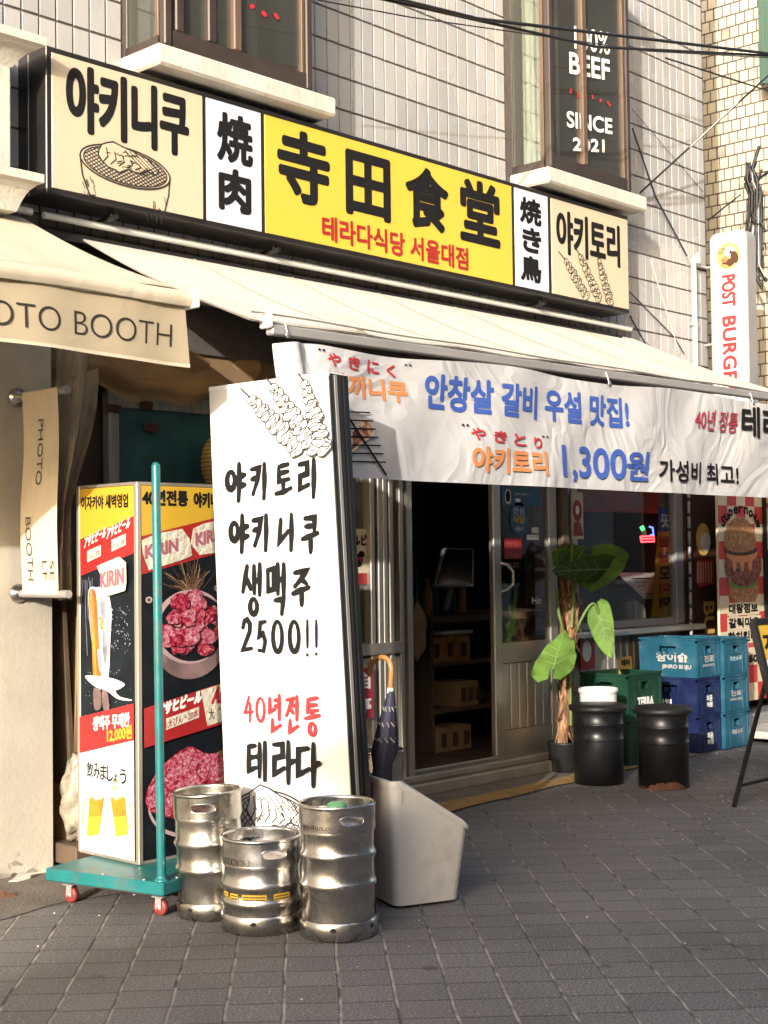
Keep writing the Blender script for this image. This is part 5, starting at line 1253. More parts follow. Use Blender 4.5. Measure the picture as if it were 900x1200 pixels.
b.patch(pl, [(ua, h2(50, 385)[1]), (ua, h2(58, 607)[1]), (ub, h2(528, 462)[1]), (ub, h2(528, 230)[1])], 'print_red')
u0, v0 = h2(378, 290); b.patch(pl, in_panel([h2(376, 283), h2(412, 482), (ub, h2(528, 448)[1]), (ub, h2(528, 236)[1])]), 'sticker', .0016)
u0, v0 = h2(128, 437); u1, v1 = h2(382, 350); b.text(pl, 'アサヒビール', u0, v0, u1, v0+.055, 'ink_white', bold=.0035, rise=.042, slant=.15, d=.002)
u0, v0 = h2(180, 505); u1, v1 = h2(365, 430); b.patch(pl, [(u0, v0), (u1, v0+.035), (u1, v0+.078), (u0, v0+.045)], 'sticker', .0018); b.text(pl, '大びん・20本', u0+.006, v0+.006, u1-.006, v0+.04, 'ink_red', rise=.032, d=.003)
u0, v0 = h2(440, 360); b.text(pl, 'Asahi', u0, v0, u0+.12, v0+.07, 'ink_bright_red', bold=.004, slant=.25, d=.0025); u0, v0 = h2(418, 448); b.text(pl, '大', u0, v0, u0+.03, v0+.045, 'ink_line', d=.0025); u0, v0 = h2(470, 395); b.text(pl, 'ASAHI', u0, v0, u0+.07, v0+.016, 'ink_red', d=.0025)
cx, cy = h2(330, 850); rx = .20
b.patch(pl, in_panel([(cx+rx*1.12*math.cos(a), cy-.03+.15*math.sin(a)) for a in (2*PI*k/40 for k in range(40))]), 'plate_print')
b.patch(pl, in_panel([(cx+rx*1.08*math.cos(a), cy-.022+.142*math.sin(a)) for a in (2*PI*k/40 for k in range(40))]), 'print_black')
b.patch(pl, smooth([h2(*p) for p in ((70, 930), (70, 850), (130, 740), (220, 650), (310, 598), (380, 625), (440, 640), (528, 640), (528, 960), (380, 990), (220, 1000), (110, 970))]), 'meat', .0018)
for q in (((190, 700), (260, 640), (330, 610), (330, 700), (260, 770), (195, 800)), ((80, 850), (150, 770), (180, 830), (150, 930), (85, 920)), ((190, 870), (250, 800), (320, 770), (360, 800), (280, 900), (200, 940)), ((320, 740), (325, 650), (380, 630), (420, 650), (350, 700), (350, 780)), ((355, 740), (410, 650), (470, 640), (420, 720), (400, 780)), ((415, 770), (440, 690), (500, 650), (528, 650), (528, 770), (460, 790))):
    q = smooth([h2(*p) for p in q], 4); b.patch(pl, q, 'meat_pale', .002); b.ink(pl, q, .0028, 'poster_red' if rnd.random() < .3 else 'print_black', cap=False)
for k in range(14): p = h2(500+rnd.uniform(-25, 18), 650+rnd.uniform(-18, 18)); b.ink(pl, in_panel([p, (p[0]+rnd.uniform(-.012, .012), p[1]+.02)]), .0015, 'leaf', cap=False, d=.003)
b.build('printed_panel', lb)
b = MB(); b.box(BX1-.012, BX1-.006, BY0+f, BY1-f, BZ0_+.013, BZ1_-.013, 'print_black'); b.box(BX0+f, BX1-f, BY1-.012, BY1-.006, BZ0_+.013, BZ1_-.013, 'print_black'); b.build('back_panel', lb)
b = MB()                                             # the torn corner of the red strip, hanging over the frame
# ------------------------------------------------------------------ beer kegs
def chime(m, c, Rr, z0, z1, holes, hw, hz, mt, T=None, th=.004):
    """the collar of a keg, with real oval hand holes"""
    c = Vector(c); T = T or Matrix.Identity(3)
    def W(a, z, r): return c + T @ Vector((r*math.cos(a), r*math.sin(a), z))
    span = hw*2.1/Rr; zc = (z0+z1)/2-.002
    marks = []
    hs = sorted(h % (2*PI) for h in holes)
    for ro, flip in ((Rr, False), (Rr-th, True)):
        for i, h in enumerate(hs):
            a0 = h+span/2; a1 = (hs[(i+1) % len(hs)]-span/2)
            while a1 < a0: a1 += 2*PI
            n = max(2, int((a1-a0)/.16)); vs = []
            for k in range(n+1): vs += [W(lerp(a0, a1, k/n), z0, ro), W(lerp(a0, a1, k/n), z1, ro)]
            m.add(vs, [(2*k, 2*k+2, 2*k+3, 2*k+1) if not flip else (2*k+1, 2*k+3, 2*k+2, 2*k) for k in range(n)], mt, True)
            N = 28; outer = []; inner = []
            for k in range(N):
                t = 2*PI*k/N; cx_, sx_ = math.cos(t), math.sin(t)
                e = .62                                     # stadium-like hole
                ex = math.copysign(abs(cx_)**e, cx_)*hw; ez = math.copysign(abs(sx_)**e, sx_)*hz
                s = 1/max(abs(cx_)/(span/2*Rr), abs(sx_)/((z1-z0)/2)) ; ox = cx_*s; oz = sx_*s
                inner.append(W(h+ex/Rr, zc+ez, ro)); outer.append(W(h+ox/Rr, (z0+z1)/2+oz, ro))
            m.add(inner+outer, [((k), (k+1) % N, N+(k+1) % N, N+k) if flip else (N+k, N+(k+1) % N, (k+1) % N, k) for k in range(N)], mt, True)
            if ro == Rr: keep = []
    for h in hs:
        for k in range(28): pass
        ring = []
        for k in range(29):
            t = 2*PI*k/28; e = .62; ex = math.copysign(abs(math.cos(t))**e, math.cos(t))*hw; ez = math.copysign(abs(math.sin(t))**e, math.sin(t))*hz
            ring.append(W(h+ex/Rr, zc+ez, Rr-th/2))
        m.tube(ring, th*.75, mt, 6, caps=False)
    m.lathe([(Rr-th-.003, z1-.002), (Rr-th-.002, z1+.005), (Rr-.002, z1+.007), (Rr+.003, z1+.003), (Rr+.002, z1-.006), (Rr, z1-.008)], c, mt, 44, T=T)
def keg(label, x, y, Rr, Hh, ribs, face, mt, tilt=None, cap=None, txt=None, stickers=False, group='steel beer kegs'):
    t = thing('beer_keg', (x, y, 0), label, 'keg', group)
    c = Vector((x, y, 0)); T = tilt or Matrix.Identity(3)
    zb = .062; zt_ = Hh-.085
    prof = [(Rr*.55, .035), (Rr*.9, .045), (Rr-.012, zb), (Rr-.004, zb+.008)]
    zs = [zb+.008] + ribs
    body = [(Rr-.006, zb+.004)]
    for z in ribs: body += [(Rr-.006, z-.019), (Rr-.001, z-.010), (Rr+.003, z), (Rr-.001, z+.010), (Rr-.006, z+.019)]
    body += [(Rr-.006, zt_-.014), (Rr-.001, zt_), ]
    b = MB(); b.lathe([(Rr*.5, .03), (Rr-.02, .04), (Rr-.006, zb)]+body+[(Rr-.004, zt_+.004)], c, mt, 56, T=T)
    dome = [(Rr-.004, zt_+.004), (Rr-.014, zt_+.012), (Rr*.75, zt_+.026), (Rr*.4, zt_+.036), (.036, zt_+.042), (.034, zt_+.066), (.030, zt_+.070), (.001, zt_+.070)]
    b.lathe(dome, c, mt, 40, T=T); bd = b.build('body', t)
    b = MB(); b.lathe([(Rr-.018, .004), (Rr-.006, 0), (Rr, .006), (Rr+.001, zb-.006), (Rr-.004, zb+.002)], c, mt, 56, T=T); fo = b.build('foot_ring', t)
    k = MB()
    for h in (face-.55, face+.62, face+2.6):
        ck = Cyl(c, Rr+.001, h)
        k.add([c+T@(ck.P(u, v, .0008)-c) for u, v in [( .011*math.cos(a), .043+.008*math.sin(a)) for a in (2*PI*i/10 for i in range(10))]], [list(range(10))], 'black_paint')
    k.build('drain_slot', fo)
    b = MB(); chime(b, c, Rr, zt_, Hh, [face, face+PI*.98], .047, .0165, mt, T)
    if txt:
        ck = Cyl(c, Rr, face); vs, fs = glyphs(txt[0])
        u0, v0, u1, v1 = txt[1]
        for d in (.0012, .0022): b.add([c+T@(ck.P(u0+(u1-u0)*q[0], Hh-v0+(v1-v0)*q[1], d)-c) for q in vs], fs, 'steel_stamp' if d < .002 else mt) if d < .002 else None
    b.build('collar', t)
    if cap:
        b = MB(); z = zt_+.075; b.lathe([(.034, z-.012), (.036, z-.004), (.034, z+.006), (.026, z+.011), (.001, z+.012)], c, cap, 24, T=T); b.build('valve_cap', t)
    if stickers:
        b = MB(); ck = Cyl(c, Rr-.006, face)
        for u0, u1, z0, z1 in ((-.22, -.185, .118, .143), (-.172, -.135, .118, .143), (-.118, -.03, .117, .143), (-.005, .06, .119, .144)):
            n = 5
            b.add([ck.P(lerp(u0, u1, i/n), z, .001) for i in range(n+1) for z in (z0, z1)], [(2*i, 2*i+2, 2*i+3, 2*i+1) for i in range(n)], 'print_yellow')
            for r in range(2):
                z = lerp(z0, z1, .3+.38*r); b.add([ck.P(lerp(u0+.004, u1-.004, i/n), z+q, .0016) for i in range(n+1) for q in (-.002, .002)], [(2*i, 2*i+2, 2*i+3, 2*i+1) for i in range(n)], 'ink_line')
        b.build('sticker', t)
    return t
to_cam = lambda x, y: math.atan2(CAM.y-y, CAM.x-x)
gL, gM, gR = G(249, 1071), G(307, 1086), G(396.5, 1094)
MT['green_cap'] = mat('green_cap', (.12, .42, .19), .45)
keg('steel keg on the right of the three, with a pale green valve cap', gR.x, gR.y, .1345, .455, [.185, .285], to_cam(gR.x, gR.y)+.42, 'steel', None, 'green_cap', ('hitejinro', (-.20, .055, -.08, .03)))
keg('shortest keg of the three, with yellow stickers round its middle', gM.x, gM.y, .144, .325, [.105, .165], to_cam(gM.x, gM.y)+.34, 'steel', None, None, ('KLOUD', (-.21, .06, -.09, .035)), True)
ax = Vector((gL-CAM).cross(Vector((0, 0, 1)))).normalized()
tlt = Matrix.Rotation(R(-2.2), 3, Vector((gL.x-CAM.x, gL.y-CAM.y, 0)).normalized())
keg('tall stained keg leaning on the left against the teal pole', gL.x, gL.y, .128, .455, [.18, .275], to_cam(gL.x, gL.y)-.12, 'steel_warm', tlt, None)
k4 = G(445, 879, .43)
keg('steel keg half hidden behind the umbrella at the door', k4.x, k4.y, .115, .43, [.16, .26], to_cam(k4.x, k4.y)+.2, 'steel_warm', None, None, group='steel beer kegs')

# ------------------------------------------------------------------ grey bin with a slanted front, umbrella in it
g0 = G(463, 1067); g1 = G(535, 1058)
ex = Vector((g1.x-g0.x, g1.y-g0.y, 0)); LB = ex.length; ex.normalize(); ey = Vector((-ex.y, ex.x, 0))
bt = thing('ingredient_bin', (g0.x+.1, g0.y+.13, 0), 'pale grey plastic bin with a slanted open front beside the kegs', 'bin')
DB = .30
b = MB(); zb_ = .475
q = PY(545, 965, g1.y); zf_ = q.z
top = [(-.0, zb_), (.05, zb_+.002), (.09, zb_-.012), (.15, zb_-.055), (.22, zb_-.11), (LB+.05, zf_-.005)]
def P_(u, w, z): return Vector((g0.x, g0.y, 0))+ex*u+ey*w+Vector((0, 0, z))
def ring(sc_in, z_of, inset):
    pass
# plan outline with rounded corners at a height, slightly wider at the top
def outline(u1, z, grow, r=.035, n=6):
    pts = []
    U0, U1, W0, W1 = -grow, u1+grow, -grow, DB+grow
    for cx, cy, a0 in ((U1-r, W0+r, -90), (U1-r, W1-r, 0), (U0+r, W1-r, 90), (U0+r, W0+r, 180)):
        pts += [(cx+r*math.cos(R(a0+90*k/n)), cy+r*math.sin(R(a0+90*k/n))) for k in range(n+1)]
    return pts
def topz(u):
    for (a, za), (c, zc_) in zip(top, top[1:]):
        if u <= c: return lerp(za, zc_, max(0, (u-a)/(c-a)))
    return top[-1][1]
lv = 7; base = outline(LB+.02, 0, -.004); upper = outline(LB+.04, 0, .014)
vs = []; nP = len(base)
for j in range(lv+1):
    t = j/lv
    for (u, w_), (u2, w2) in zip(base, upper):
        uu = lerp(u, u2, t); ww = lerp(w_, w2, t); vs.append(P_(uu, ww, lerp(.012, topz(max(0, u2)), t)))
b.add(vs, [(j*nP+k, j*nP+(k+1) % nP, (j+1)*nP+(k+1) % nP, (j+1)*nP+k) for j in range(lv) for k in range(nP)], 'bin_grey', True)
b.add(vs[:nP], [list(range(nP))[::-1]], 'bin_grey')
vi = [];
for j in range(lv+1):
    t = j/lv
    for (u, w_), (u2, w2) in zip(base, upper):
        uu = lerp(u, u2, t); ww = lerp(w_, w2, t); cu_, cw_ = LB/2, DB/2
        vi.append(P_(cu_+(uu-cu_)*.975, cw_+(ww-cw_)*.98, lerp(.02, topz(max(0, u2))-.002, t)))
b.add(vi, [(j*nP+(k+1) % nP, j*nP+k, (j+1)*nP+k, (j+1)*nP+(k+1) % nP) for j in range(lv) for k in range(nP)], 'bin_grey', True); b.add(vi[:nP], [list(range(nP))], 'bin_grey')
b.build('tub', bt)
b = MB(); rimp = [P_(u, w_, topz(max(0, u))+.003) for u, w_ in outline(LB+.04, 0, .019)]
rim_lo = [p-Vector((0, 0, .02)) for p in rimp]; rin = [P_(u, w_, topz(max(0, u))+.003) for u, w_ in outline(LB+.04, 0, .006)]
b.add(rim_lo+rimp+rin, [(k, (k+1) % nP, nP+(k+1) % nP, nP+k) for k in range(nP)]+[(nP+k, nP+(k+1) % nP, 2*nP+(k+1) % nP, 2*nP+k) for k in range(nP)], 'bin_grey'); b.build('rim', bt)
b = MB(); e = P_(.028, -.0135, .44)
b.hexa([e, e+ex*.005, e+ex*.005+ey*.008, e+ey*.008]+[v+Vector((0, 0, -.045)) for v in (e, e+ex*.005, e+ex*.005+ey*.008, e+ey*.008)], 'rail_grey'); b.build('rib', bt)

XU = 4.02
um = thing('umbrella', (XU, -1.45, .02), 'folded navy umbrella with bent wooden handle standing in the grey bin', 'umbrella')
pT = PX(459, 805, XU); pB = PX(447, 912, XU); dirv = (pB-pT).normalized()
tip = pT+dirv*.80 if (pT+dirv*.8).z > .03 else pT+dirv*((pT.z-.03)/-dirv.z)
b = MB(); 
hp = [PX(*p, XU) for p in ((457, 812), (458, 795), (458.5, 783), (456, 774), (450, 770), (442, 771), (436, 777), (433.5, 786), (433.5, 793))]
sm = []
for p, q in zip(hp, hp[1:]): sm += [p, p.lerp(q, .5)]
sm.append(hp[-1])
b.tube(sm, .0105, 'handle_wood', 12); b.tube([PX(457, 812, XU), PX(457.6, 806, XU)], .0125, 'white_pipe', 12); b.build('handle', um)
b = MB(); b.tube([pT, tip], .005, 'rail_grey', 8); b.build('shaft', um)
b = MB(); n = 20; rows_ = []
for j in range(13):
    t = j/12; p = pT.lerp(tip, .02+t*.9); r = (.012+.034*min(1, t*3.2))*(1-.55*max(0, t-.3)) if t < .95 else .012
    if .38 < t < .46: r *= .78
    for k in range(n):
        a = 2*PI*k/n; rr = r*(1+.22*math.sin(a*8+t*3)*(1 if j else .3)); rows_.append(p+Vector((math.cos(a), math.sin(a), 0))*rr)
b.add(rows_[:n*4], [(j*n+k, j*n+(k+1) % n, (j+1)*n+(k+1) % n, (j+1)*n+k) for j in range(3) for k in range(n)], 'umbrella_cloth', True)
b.add(rows_[n*3:], [(j*n+k, j*n+(k+1) % n, (j+1)*n+(k+1) % n, (j+1)*n+k) for j in range(9) for k in range(n)], 'umbrella_cloth', True)
for j in range(1, 4):
    for k in range(0, n, 2):
        a = rows_[j*n+k]; b.tube([a, rows_[(j)*n+(k+1) % n].lerp(rows_[(j+1)*n+(k+1) % n], .3)], .0022, 'umbrella_light', 5)
b.tube([pT.lerp(tip, .40)+Vector((.028*math.cos(a), .028*math.sin(a), .004*math.sin(a))) for a in (2*PI*k/12 for k in range(13))], .004, 'ink_black', 6, caps=False)
b.build('cloth', um)

# ------------------------------------------------------------------ barrel stools
def stool(label, x, y, rust):
    t = thing('barrel_stool', (x, y, 0), label, 'stool', 'black barrel stools')
    prof = [(.140, .0), (.143, .004), (.143, .25)]
    for z in (.258, .345): prof += [(.143, z-.007), (.1465, z-.003), (.1475, z), (.1465, z+.003), (.143, z+.007)]
    prof += [(.143, .41), (.145, .416)]
    b = MB(); b.lathe(prof, (x, y, 0), 'stool_black', 48, cap0=True); bd = b.build('drum', t)
    b = MB(); b.lathe([(.14, .417), (.160, .418), (.167, .424), (.169, .436), (.166, .448), (.154, .456), (.10, .460), (.001, .461)], (x, y, 0), 'cushion', 48); b.build('seat', t)
    if rust:
        b = MB(); ck = Cyl((x, y, 0), .143, 0); n = 60
        lo = [ck.P(2*PI*.143*i/n, .002, .0014) for i in range(n+1)]; r3 = random.Random(5); hh = 0; hi = []
        for i in range(n+1): hh = max(.004, min(.042, hh+r3.uniform(-.014, .014))); hi.append(ck.P(2*PI*.143*i/n, .004+hh, .0014))
        b.add(lo+hi, [(i, i+1, n+2+i, n+1+i) for i in range(n)], 'rust'); b.build('rust_patch', bd)
    return t
sA = G(702, 917); sB = G(778, 922)
stool('black barrel stool nearer the plant, in front of the white bucket', sA.x, sA.y, False); stool('black barrel stool with a rusty base edge, right of the other stool', sB.x, sB.y, True)
b = MB(); bx = PY(701, 806, -.30); zc = bx.z
t = thing('bucket', (bx.x, -.30, 0), 'white plastic bucket showing above the black stool seat', 'bucket')
b.lathe([(.09, .02), (.092, .022), (.112, zc-.012)], (bx.x, -.30, 0), 'bucket_white', 36, cap0=True); b.lathe([(.106, zc-.01), (.088, .03), (.001, .03)], (bx.x, -.30, 0), 'bucket_white', 36); b.build('pail', t)
b = MB(); b.lathe([(.112, zc-.03), (.118, zc-.028), (.119, zc-.004), (.114, zc), (.106, zc-.003), (.106, zc-.02)], (bx.x, -.30, 0), 'bucket_white', 36); b.build('rim', t)

# ------------------------------------------------------------------ crates
def crate(label, x0, x1, y0, y1, z0, hh, mt, grp, logos, partitions=True):
    t = thing('bottle_crate', ((x0+x1)/2, (y0+y1)/2, z0), label, 'crate', grp)
    b = MB(); w_ = .012; z1 = z0+hh; s = .005
    def wall(pl, u0, u1, hwid):
        zc = z1-.075; hz = .024; uc = (u0+u1)/2
        def bx(a, c, za, zb_, o=0, th=w_):
            P = [pl.P(a, za, o), pl.P(c, za, o), pl.P(c, za, -th), pl.P(a, za, -th), pl.P(a, zb_, o), pl.P(c, zb_, o), pl.P(c, zb_, -th), pl.P(a, zb_, -th)]; b.hexa(P, mt)
        bx(u0, u1, z0+.003, zc-hz); bx(u0, uc-hwid, zc-hz, zc+hz); bx(uc+hwid, u1, zc-hz, zc+hz); bx(u0, u1, zc+hz, z1)
        # rim lips, band, corner posts and a frame round the hand hole
        bx(u0-.006, u1+.006, z1-.012, z1+.002, .007, .02); bx(u0-.002, u1+.002, z1-.034, z1-.026, .006, .006); bx(u0-.004, u1+.004, z0+.002, z0+.016, .005, .006)
        bx(u0-.001, u0+.02, z0+.017, z1-.035, .005, .006); bx(u1-.02, u1+.001, z0+.017, z1-.035, .005, .006)
        bx(uc-hwid-.008, uc+hwid+.008, zc-hz-.01, zc-hz, .005, .005); bx(uc-hwid-.008, uc-hwid, zc-hz, zc+hz, .005, .005); bx(uc+hwid, uc+hwid+.008, zc-hz, zc+hz, .005, .005)
        for q in (.22, .78):
            uu = lerp(u0, u1, q); bx(uu-.004, uu+.004, z0+.017, zc-hz-.012, .0045, .005)
    wall(face_y(y0), x0, x1, .045); wall(face_x(x0), -y1, -y0, .065)
    wall(Plane((0, y1, 0), (-1, 0, 0), (0, 0, 1)), -x1, -x0, .045); wall(Plane((x1, 0, 0), (0, 1, 0), (0, 0, 1)), y0, y1, .065)
    b.box(x0+.013, x1-.013, y0+.013, y1-.013, z0+.004, z0+.014, mt)
    if partitions:
        for k in range(1, 4): xx = lerp(x0, x1, k/4); b.box(xx-.002, xx+.002, y0+.014, y1-.014, z0+.015, z1-.07, mt)
        for k in range(1, 5): yy = lerp(y0, y1, k/5); b.box(x0+.014, x1-.014, yy-.0021, yy+.0021, z0+.016, z1-.071, mt)
    b.build('shell', t)
    b = MB()
    for pl, items in logos:
        for txt, u0, v0, u1, v1, m2, bo in items: b.text(pl, txt, u0, z0+v0, u1, z0+v1, m2, bold=bo, d=.001)
    if logos: b.build('print', t)
    return t
MT['print_pale'] = mat('print_pale', (.45, .42, .40), .5); MT['print_bluish'] = mat('print_bluish', (.35, .50, .56), .5)
CX0, CX1, CX2 = 8.31, 8.605, 8.92; CY0, CY1 = -.27, .165; CH = .246
fy = face_y(CY0); fx = face_x(CX0); ux = lambda q: lerp(-CY1, -CY0, q)
soju = lambda x0, x1: [('진로', x0+.085, .10, x1-.085, .145, 'print_pale', .002), ('JINRO SOJU', x0+.065, .066, x1-.065, .088, 'print_pale', .001)]
big = [('참이슬', ux(.30), .10, ux(.86), .165, 'print_pale', .003), ('JINRO SOJU', ux(.40), .05, ux(.92), .085, 'print_pale', .002)]
navy = lambda x0, x1: [('처음', x0+.115, .085, x1-.105, .128, 'ink_white', .002), ('처럼', x0+.115, .045, x1-.105, .082, 'ink_white', .002)]
gc = 'bottle crates stacked under the shop window'
crate('lowest dark navy crate, front stack, with white brushed lettering', CX0, CX1-.004, CY0, CY1, .006, CH, 'crate_navy', gc, [(fy, navy(CX0, CX1))])
crate('dark navy crate in the middle of its stack, under the lit teal crate', CX0, CX1-.004, CY0, CY1, .008+CH, CH, 'crate_navy', gc, [(fy, navy(CX0, CX1)), (fx, [('처음처럼', ux(.02), .06, ux(.55), .10, 'ink_white', .002)])])
crate('teal blue crate on top of the two navy crates, open and half sunlit', CX0-.008, CX1-.01, CY0-.006, CY1, .010+2*CH, CH+.012, 'crate_blue', gc, [(face_y(CY0-.006), soju(CX0, CX1)), (face_x(CX0-.008), big)])
o_ = .03; fy2 = face_y(CY0-.03)
one = lambda x0, x1: [('대선', x0+.09, .09, x1-.16, .125, 'print_pale', .002), ('소주', x0+.16, .09, x1-.08, .12, 'print_pale', .001)]
crate('light blue crate at the bottom of the right hand stack', CX1, CX2, CY0-.03, CY1-.04, .006, CH, 'crate_blue', gc, [(fy2, one(CX1, CX2))])
crate('light blue crate in the middle of the right hand stack', CX1, CX2, CY0-.03, CY1-.04, .008+CH, CH, 'crate_blue', gc, [(fy2, soju(CX1, CX2))])
crate('light blue crate on top of the right hand stack with a bluish logo', CX1+.003, CX2+.003, CY0-.03, CY1-.04, .010+2*CH, CH, 'crate_blue', gc, [(fy2, [('대선소주', CX1+.07, .09, CX2-.07, .125, 'print_bluish', .002)])])
TX0_, TX1_, TYa, TYb = 7.53, 7.915, -.245, .105; fyt = face_y(TYa)
terra = [('TERRA', TX0_+.11, .075, TX1_-.09, .135, 'ink_white', .004)]
crate('dark green crate at the bottom of the TERRA stack behind the stools', TX0_, TX1_, TYa, TYb, .006, .283, 'crate_green', gc, [])
crate('dark green open crate with white TERRA lettering, behind the stools', TX0_, TX1_, TYa, TYb, .291, .283, 'crate_green', gc, [(fyt, terra)])
b = MB(); p = PY(724, 775, .10); b.box(p.x-.05, p.x+.09, .05, .06, .52, p.z+.03, 'print_yellow'); pl = face_y(.05); b.text(pl, '테라', p.x-.035, p.z-.03, p.x+.07, p.z+.015, 'ink_black', bold=.003); b.build('price_card', None, 'small yellow card with black lettering sticking out of the green crate', 'card')
b = MB(); p = PY(688, 745, .25); b.box(p.x-.09, p.x+.07, .24, .255, p.z-.22, p.z+.02, 'ink_red'); pl = face_y(.24); b.oval(pl, p.x-.02, p.z-.1, .05, .07, 'ink_white'); b.build('red_board', None, 'small red board with a white oval leaning under the window sill', 'board')

# ------------------------------------------------------------------ elephant ear plant
px0 = Vector((7.12, -.06, 0))
plt = thing('potted_plant', px0, 'tall elephant ear plant with shaggy brown trunk in a black pot by the door', 'plant')
b = MB(); b.lathe([(.085, .0), (.088, .004), (.10, .17), (.106, .18), (.106, .19), (.095, .19), (.09, .15), (.001, .15)], px0, 'black_paint', 30); b.build('pot', plt)
YPm = -.06
tp = [PY(*p, YPm) for p in ((659, 878), (663, 830), (662, 790), (666, 760), (668, 730), (666, 705), (667, 685), (669, 668))]
b = MB(); rad = [.038, .036, .040, .046, .052, .054, .044, .028]
sm = []; rr = []
for i in range(len(tp)-1):
    for k in range(4): sm.append(tp[i].lerp(tp[i+1], k/4)+Vector((rnd.uniform(-.006, .006), rnd.uniform(-.006, .006), 0))); rr.append(lerp(rad[i], rad[i+1], k/4)*rnd.uniform(.85, 1.15))
b.tube(sm, rr, 'bark', 12)
for k in range(230):                                  # shaggy strips of old leaf sheath
    i = rnd.randrange(2, len(sm)-2); a = rnd.uniform(0, 2*PI); r = rr[i]; n_ = Vector((math.cos(a), math.sin(a), 0)); tn = Vector((-math.sin(a), math.cos(a), 0))
    c = sm[i]+n_*r*.9; L_ = rnd.uniform(.05, .17); wd = rnd.uniform(.005, .016); o_ = rnd.uniform(.006, .055)
    up = rnd.choice((1, 1, -1))
    q = [c-tn*wd, c+tn*wd, c+tn*wd*.8+n_*o_*.5+Vector((0, 0, up*L_*.55)), c-tn*wd*.8+n_*o_*.5+Vector((0, 0, up*L_*.55)), c+n_*o_+tn*rnd.uniform(-.015, .015)+Vector((0, 0, up*L_))]
    b.add(q, [(0, 1, 2, 3), (3, 2, 4)], 'bark', True)
b.build('trunk', plt)
def leaf(base, tipp, width, bend, side, mt, stem_from, curl=.15, nt=12, ns=8, stem_bow=0.05):
    """heart-shaped blade from the stalk end to the tip; side is the direction of its half-width"""
    base = Vector(base); tipp = Vector(tipp); side = Vector(side).normalized(); ax_ = tipp-base; nrm = side.cross(ax_).normalized(); L_ = ax_.length
    m = MB(); vs = []
    prof = lambda t: (math.sin(PI*min(1, (t+.28)/1.28)**.85)**.8)*(1 if t > 0 else 1)
    for j in range(nt+1):
        t = lerp(-.26, 1, j/nt)
        for i in range(-ns, ns+1):
            s_ = i/ns; half = width*.5*max(.0, ((1-max(0, t)**2.0)**.8 if t > 0 else 1.0*(1-(t/-.30)**2)**.5))
            if t < 0 and abs(s_) < .16: tt = 0*t
            else: tt = t
            wv_ = .02*math.sin(t*17+s_*3)*abs(s_)**2
            p = base+ax_*tt+side*(half*s_)+nrm*(bend*(tt*tt)*L_ - curl*abs(s_)**1.5*width*.5+wv_)
            vs.append(p)
    W_ = 2*ns+1
    m.add(vs, [(j*W_+i, j*W_+i+1, (j+1)*W_+i+1, (j+1)*W_+i) for j in range(nt) for i in range(W_-1)], mt, True)
    for q in (.12, .3, .48, .66):                       # raised veins
        for sg_ in (-1, 1):
            pts = []
            for k in range(6):
                e = k/5; t = q+.22*e; half = width*.5*max(0, 1-min(1, t)**2.0)**.8; s_ = sg_*e*.93
                pts.append(base+ax_*t+side*(half*s_)+nrm*(bend*t*t*L_-curl*abs(s_)**1.5*width*.5+.004))
            m.tube(pts, [.0022*(1-.7*k/5) for k in range(6)], 'vein', 5)
            m.tube([p-nrm*.008 for p in pts], [.0022*(1-.7*k/5) for k in range(6)], 'vein', 5)
    m.tube([base+ax_*t+nrm*(bend*t*t*L_+.003) for t in (0, .25, .5, .75, .98)], [.004, .0035, .003, .002, .001], 'vein', 6)
    m.build('leaf', plt)
    s0 = Vector(stem_from); d_ = base-s0
    m = MB(); m.tube([s0.lerp(base, k/8)+Vector((0, 0, stem_bow*math.sin(PI*k/8)))-Vector((0, stem_bow*.3*math.sin(PI*k/8), 0)) for k in range(9)], [.011-.0008*k for k in range(9)], 'stem_green', 8); m.build('leaf_stalk', plt)
Q = lambda x, y, Y: PY(x, y, Y)
leaf(Q(709, 667, -.20), Q(643, 668, -.27), .19, .04, Vector((.2, -.3, .95)), 'leaf_dark', tp[-2], .08, stem_bow=.10)
leaf(Q(690, 650, -.10), Q(694, 693, -.16), .50, .04, Vector((.8, -.6, .0)), 'leaf', tp[-2], .08, stem_bow=.12)
leaf(Q(664, 645, .0), Q(655, 662, -.08), .16, .1, Vector((1, .1, .2)), 'leaf_dark', tp[-1], .1, stem_bow=.1)
leaf(Q(702, 720, -.22), Q(717, 772, -.30), .17, -.06, Vector((.45, -.6, .55)), 'leaf', tp[3], .1, stem_bow=.16)
leaf(Q(648, 784, -.24), Q(661, 740, -.2), .27, .05, Vector((.8, -.55, .1)), 'leaf', tp[3], .08, stem_bow=.02)
b = MB()
for q in (((660, 745), (668, 790), (669, 850)), ((668, 668), (672, 690), (670, 735)), ((652, 690), (655, 720), (661, 745))):
    b.tube([Q(x, y, -.13) for x, y in q], [.008, .009, .009], 'stem_green', 8)
b.build('stalk', plt)

# ------------------------------------------------------------------ A-frame board at the right edge
a0 = G(860, 946); t = thing('sidewalk_board', (a0.x+.35, a0.y, 0), 'black metal easel board with yellow and white card at the right edge', 'sign')
YA = a0.y
b = MB(); top_ = PY(897, 800, YA+.1); 
b.tube([a0+Vector((0, 0, .0)), top_], .013, 'black_paint', 4, smooth=False); x1_ = a0.x+.85
b.tube([Vector((x1_, YA, 0)), Vector((top_.x+.55, YA+.1, top_.z))], .013, 'black_paint', 4, smooth=False)
c0_ = PY(870, 920, YA+.03); b.tube([c0_, Vector((c0_.x+.72, YA+.03, c0_.z))], .011, 'black_paint', 4, smooth=False)
b.build('leg_frame', t)
pA = PY(882, 729, YA+.06); pB_ = PY(903, 815, YA-.02)
b = MB(); wd = .7
hA = pA; hB = Vector((pB_.x, pB_.y, pB_.z)); dn = (hB-hA)
def bar(p, q, th): b.tube([p, q], th, 'black_paint', 4, smooth=False)
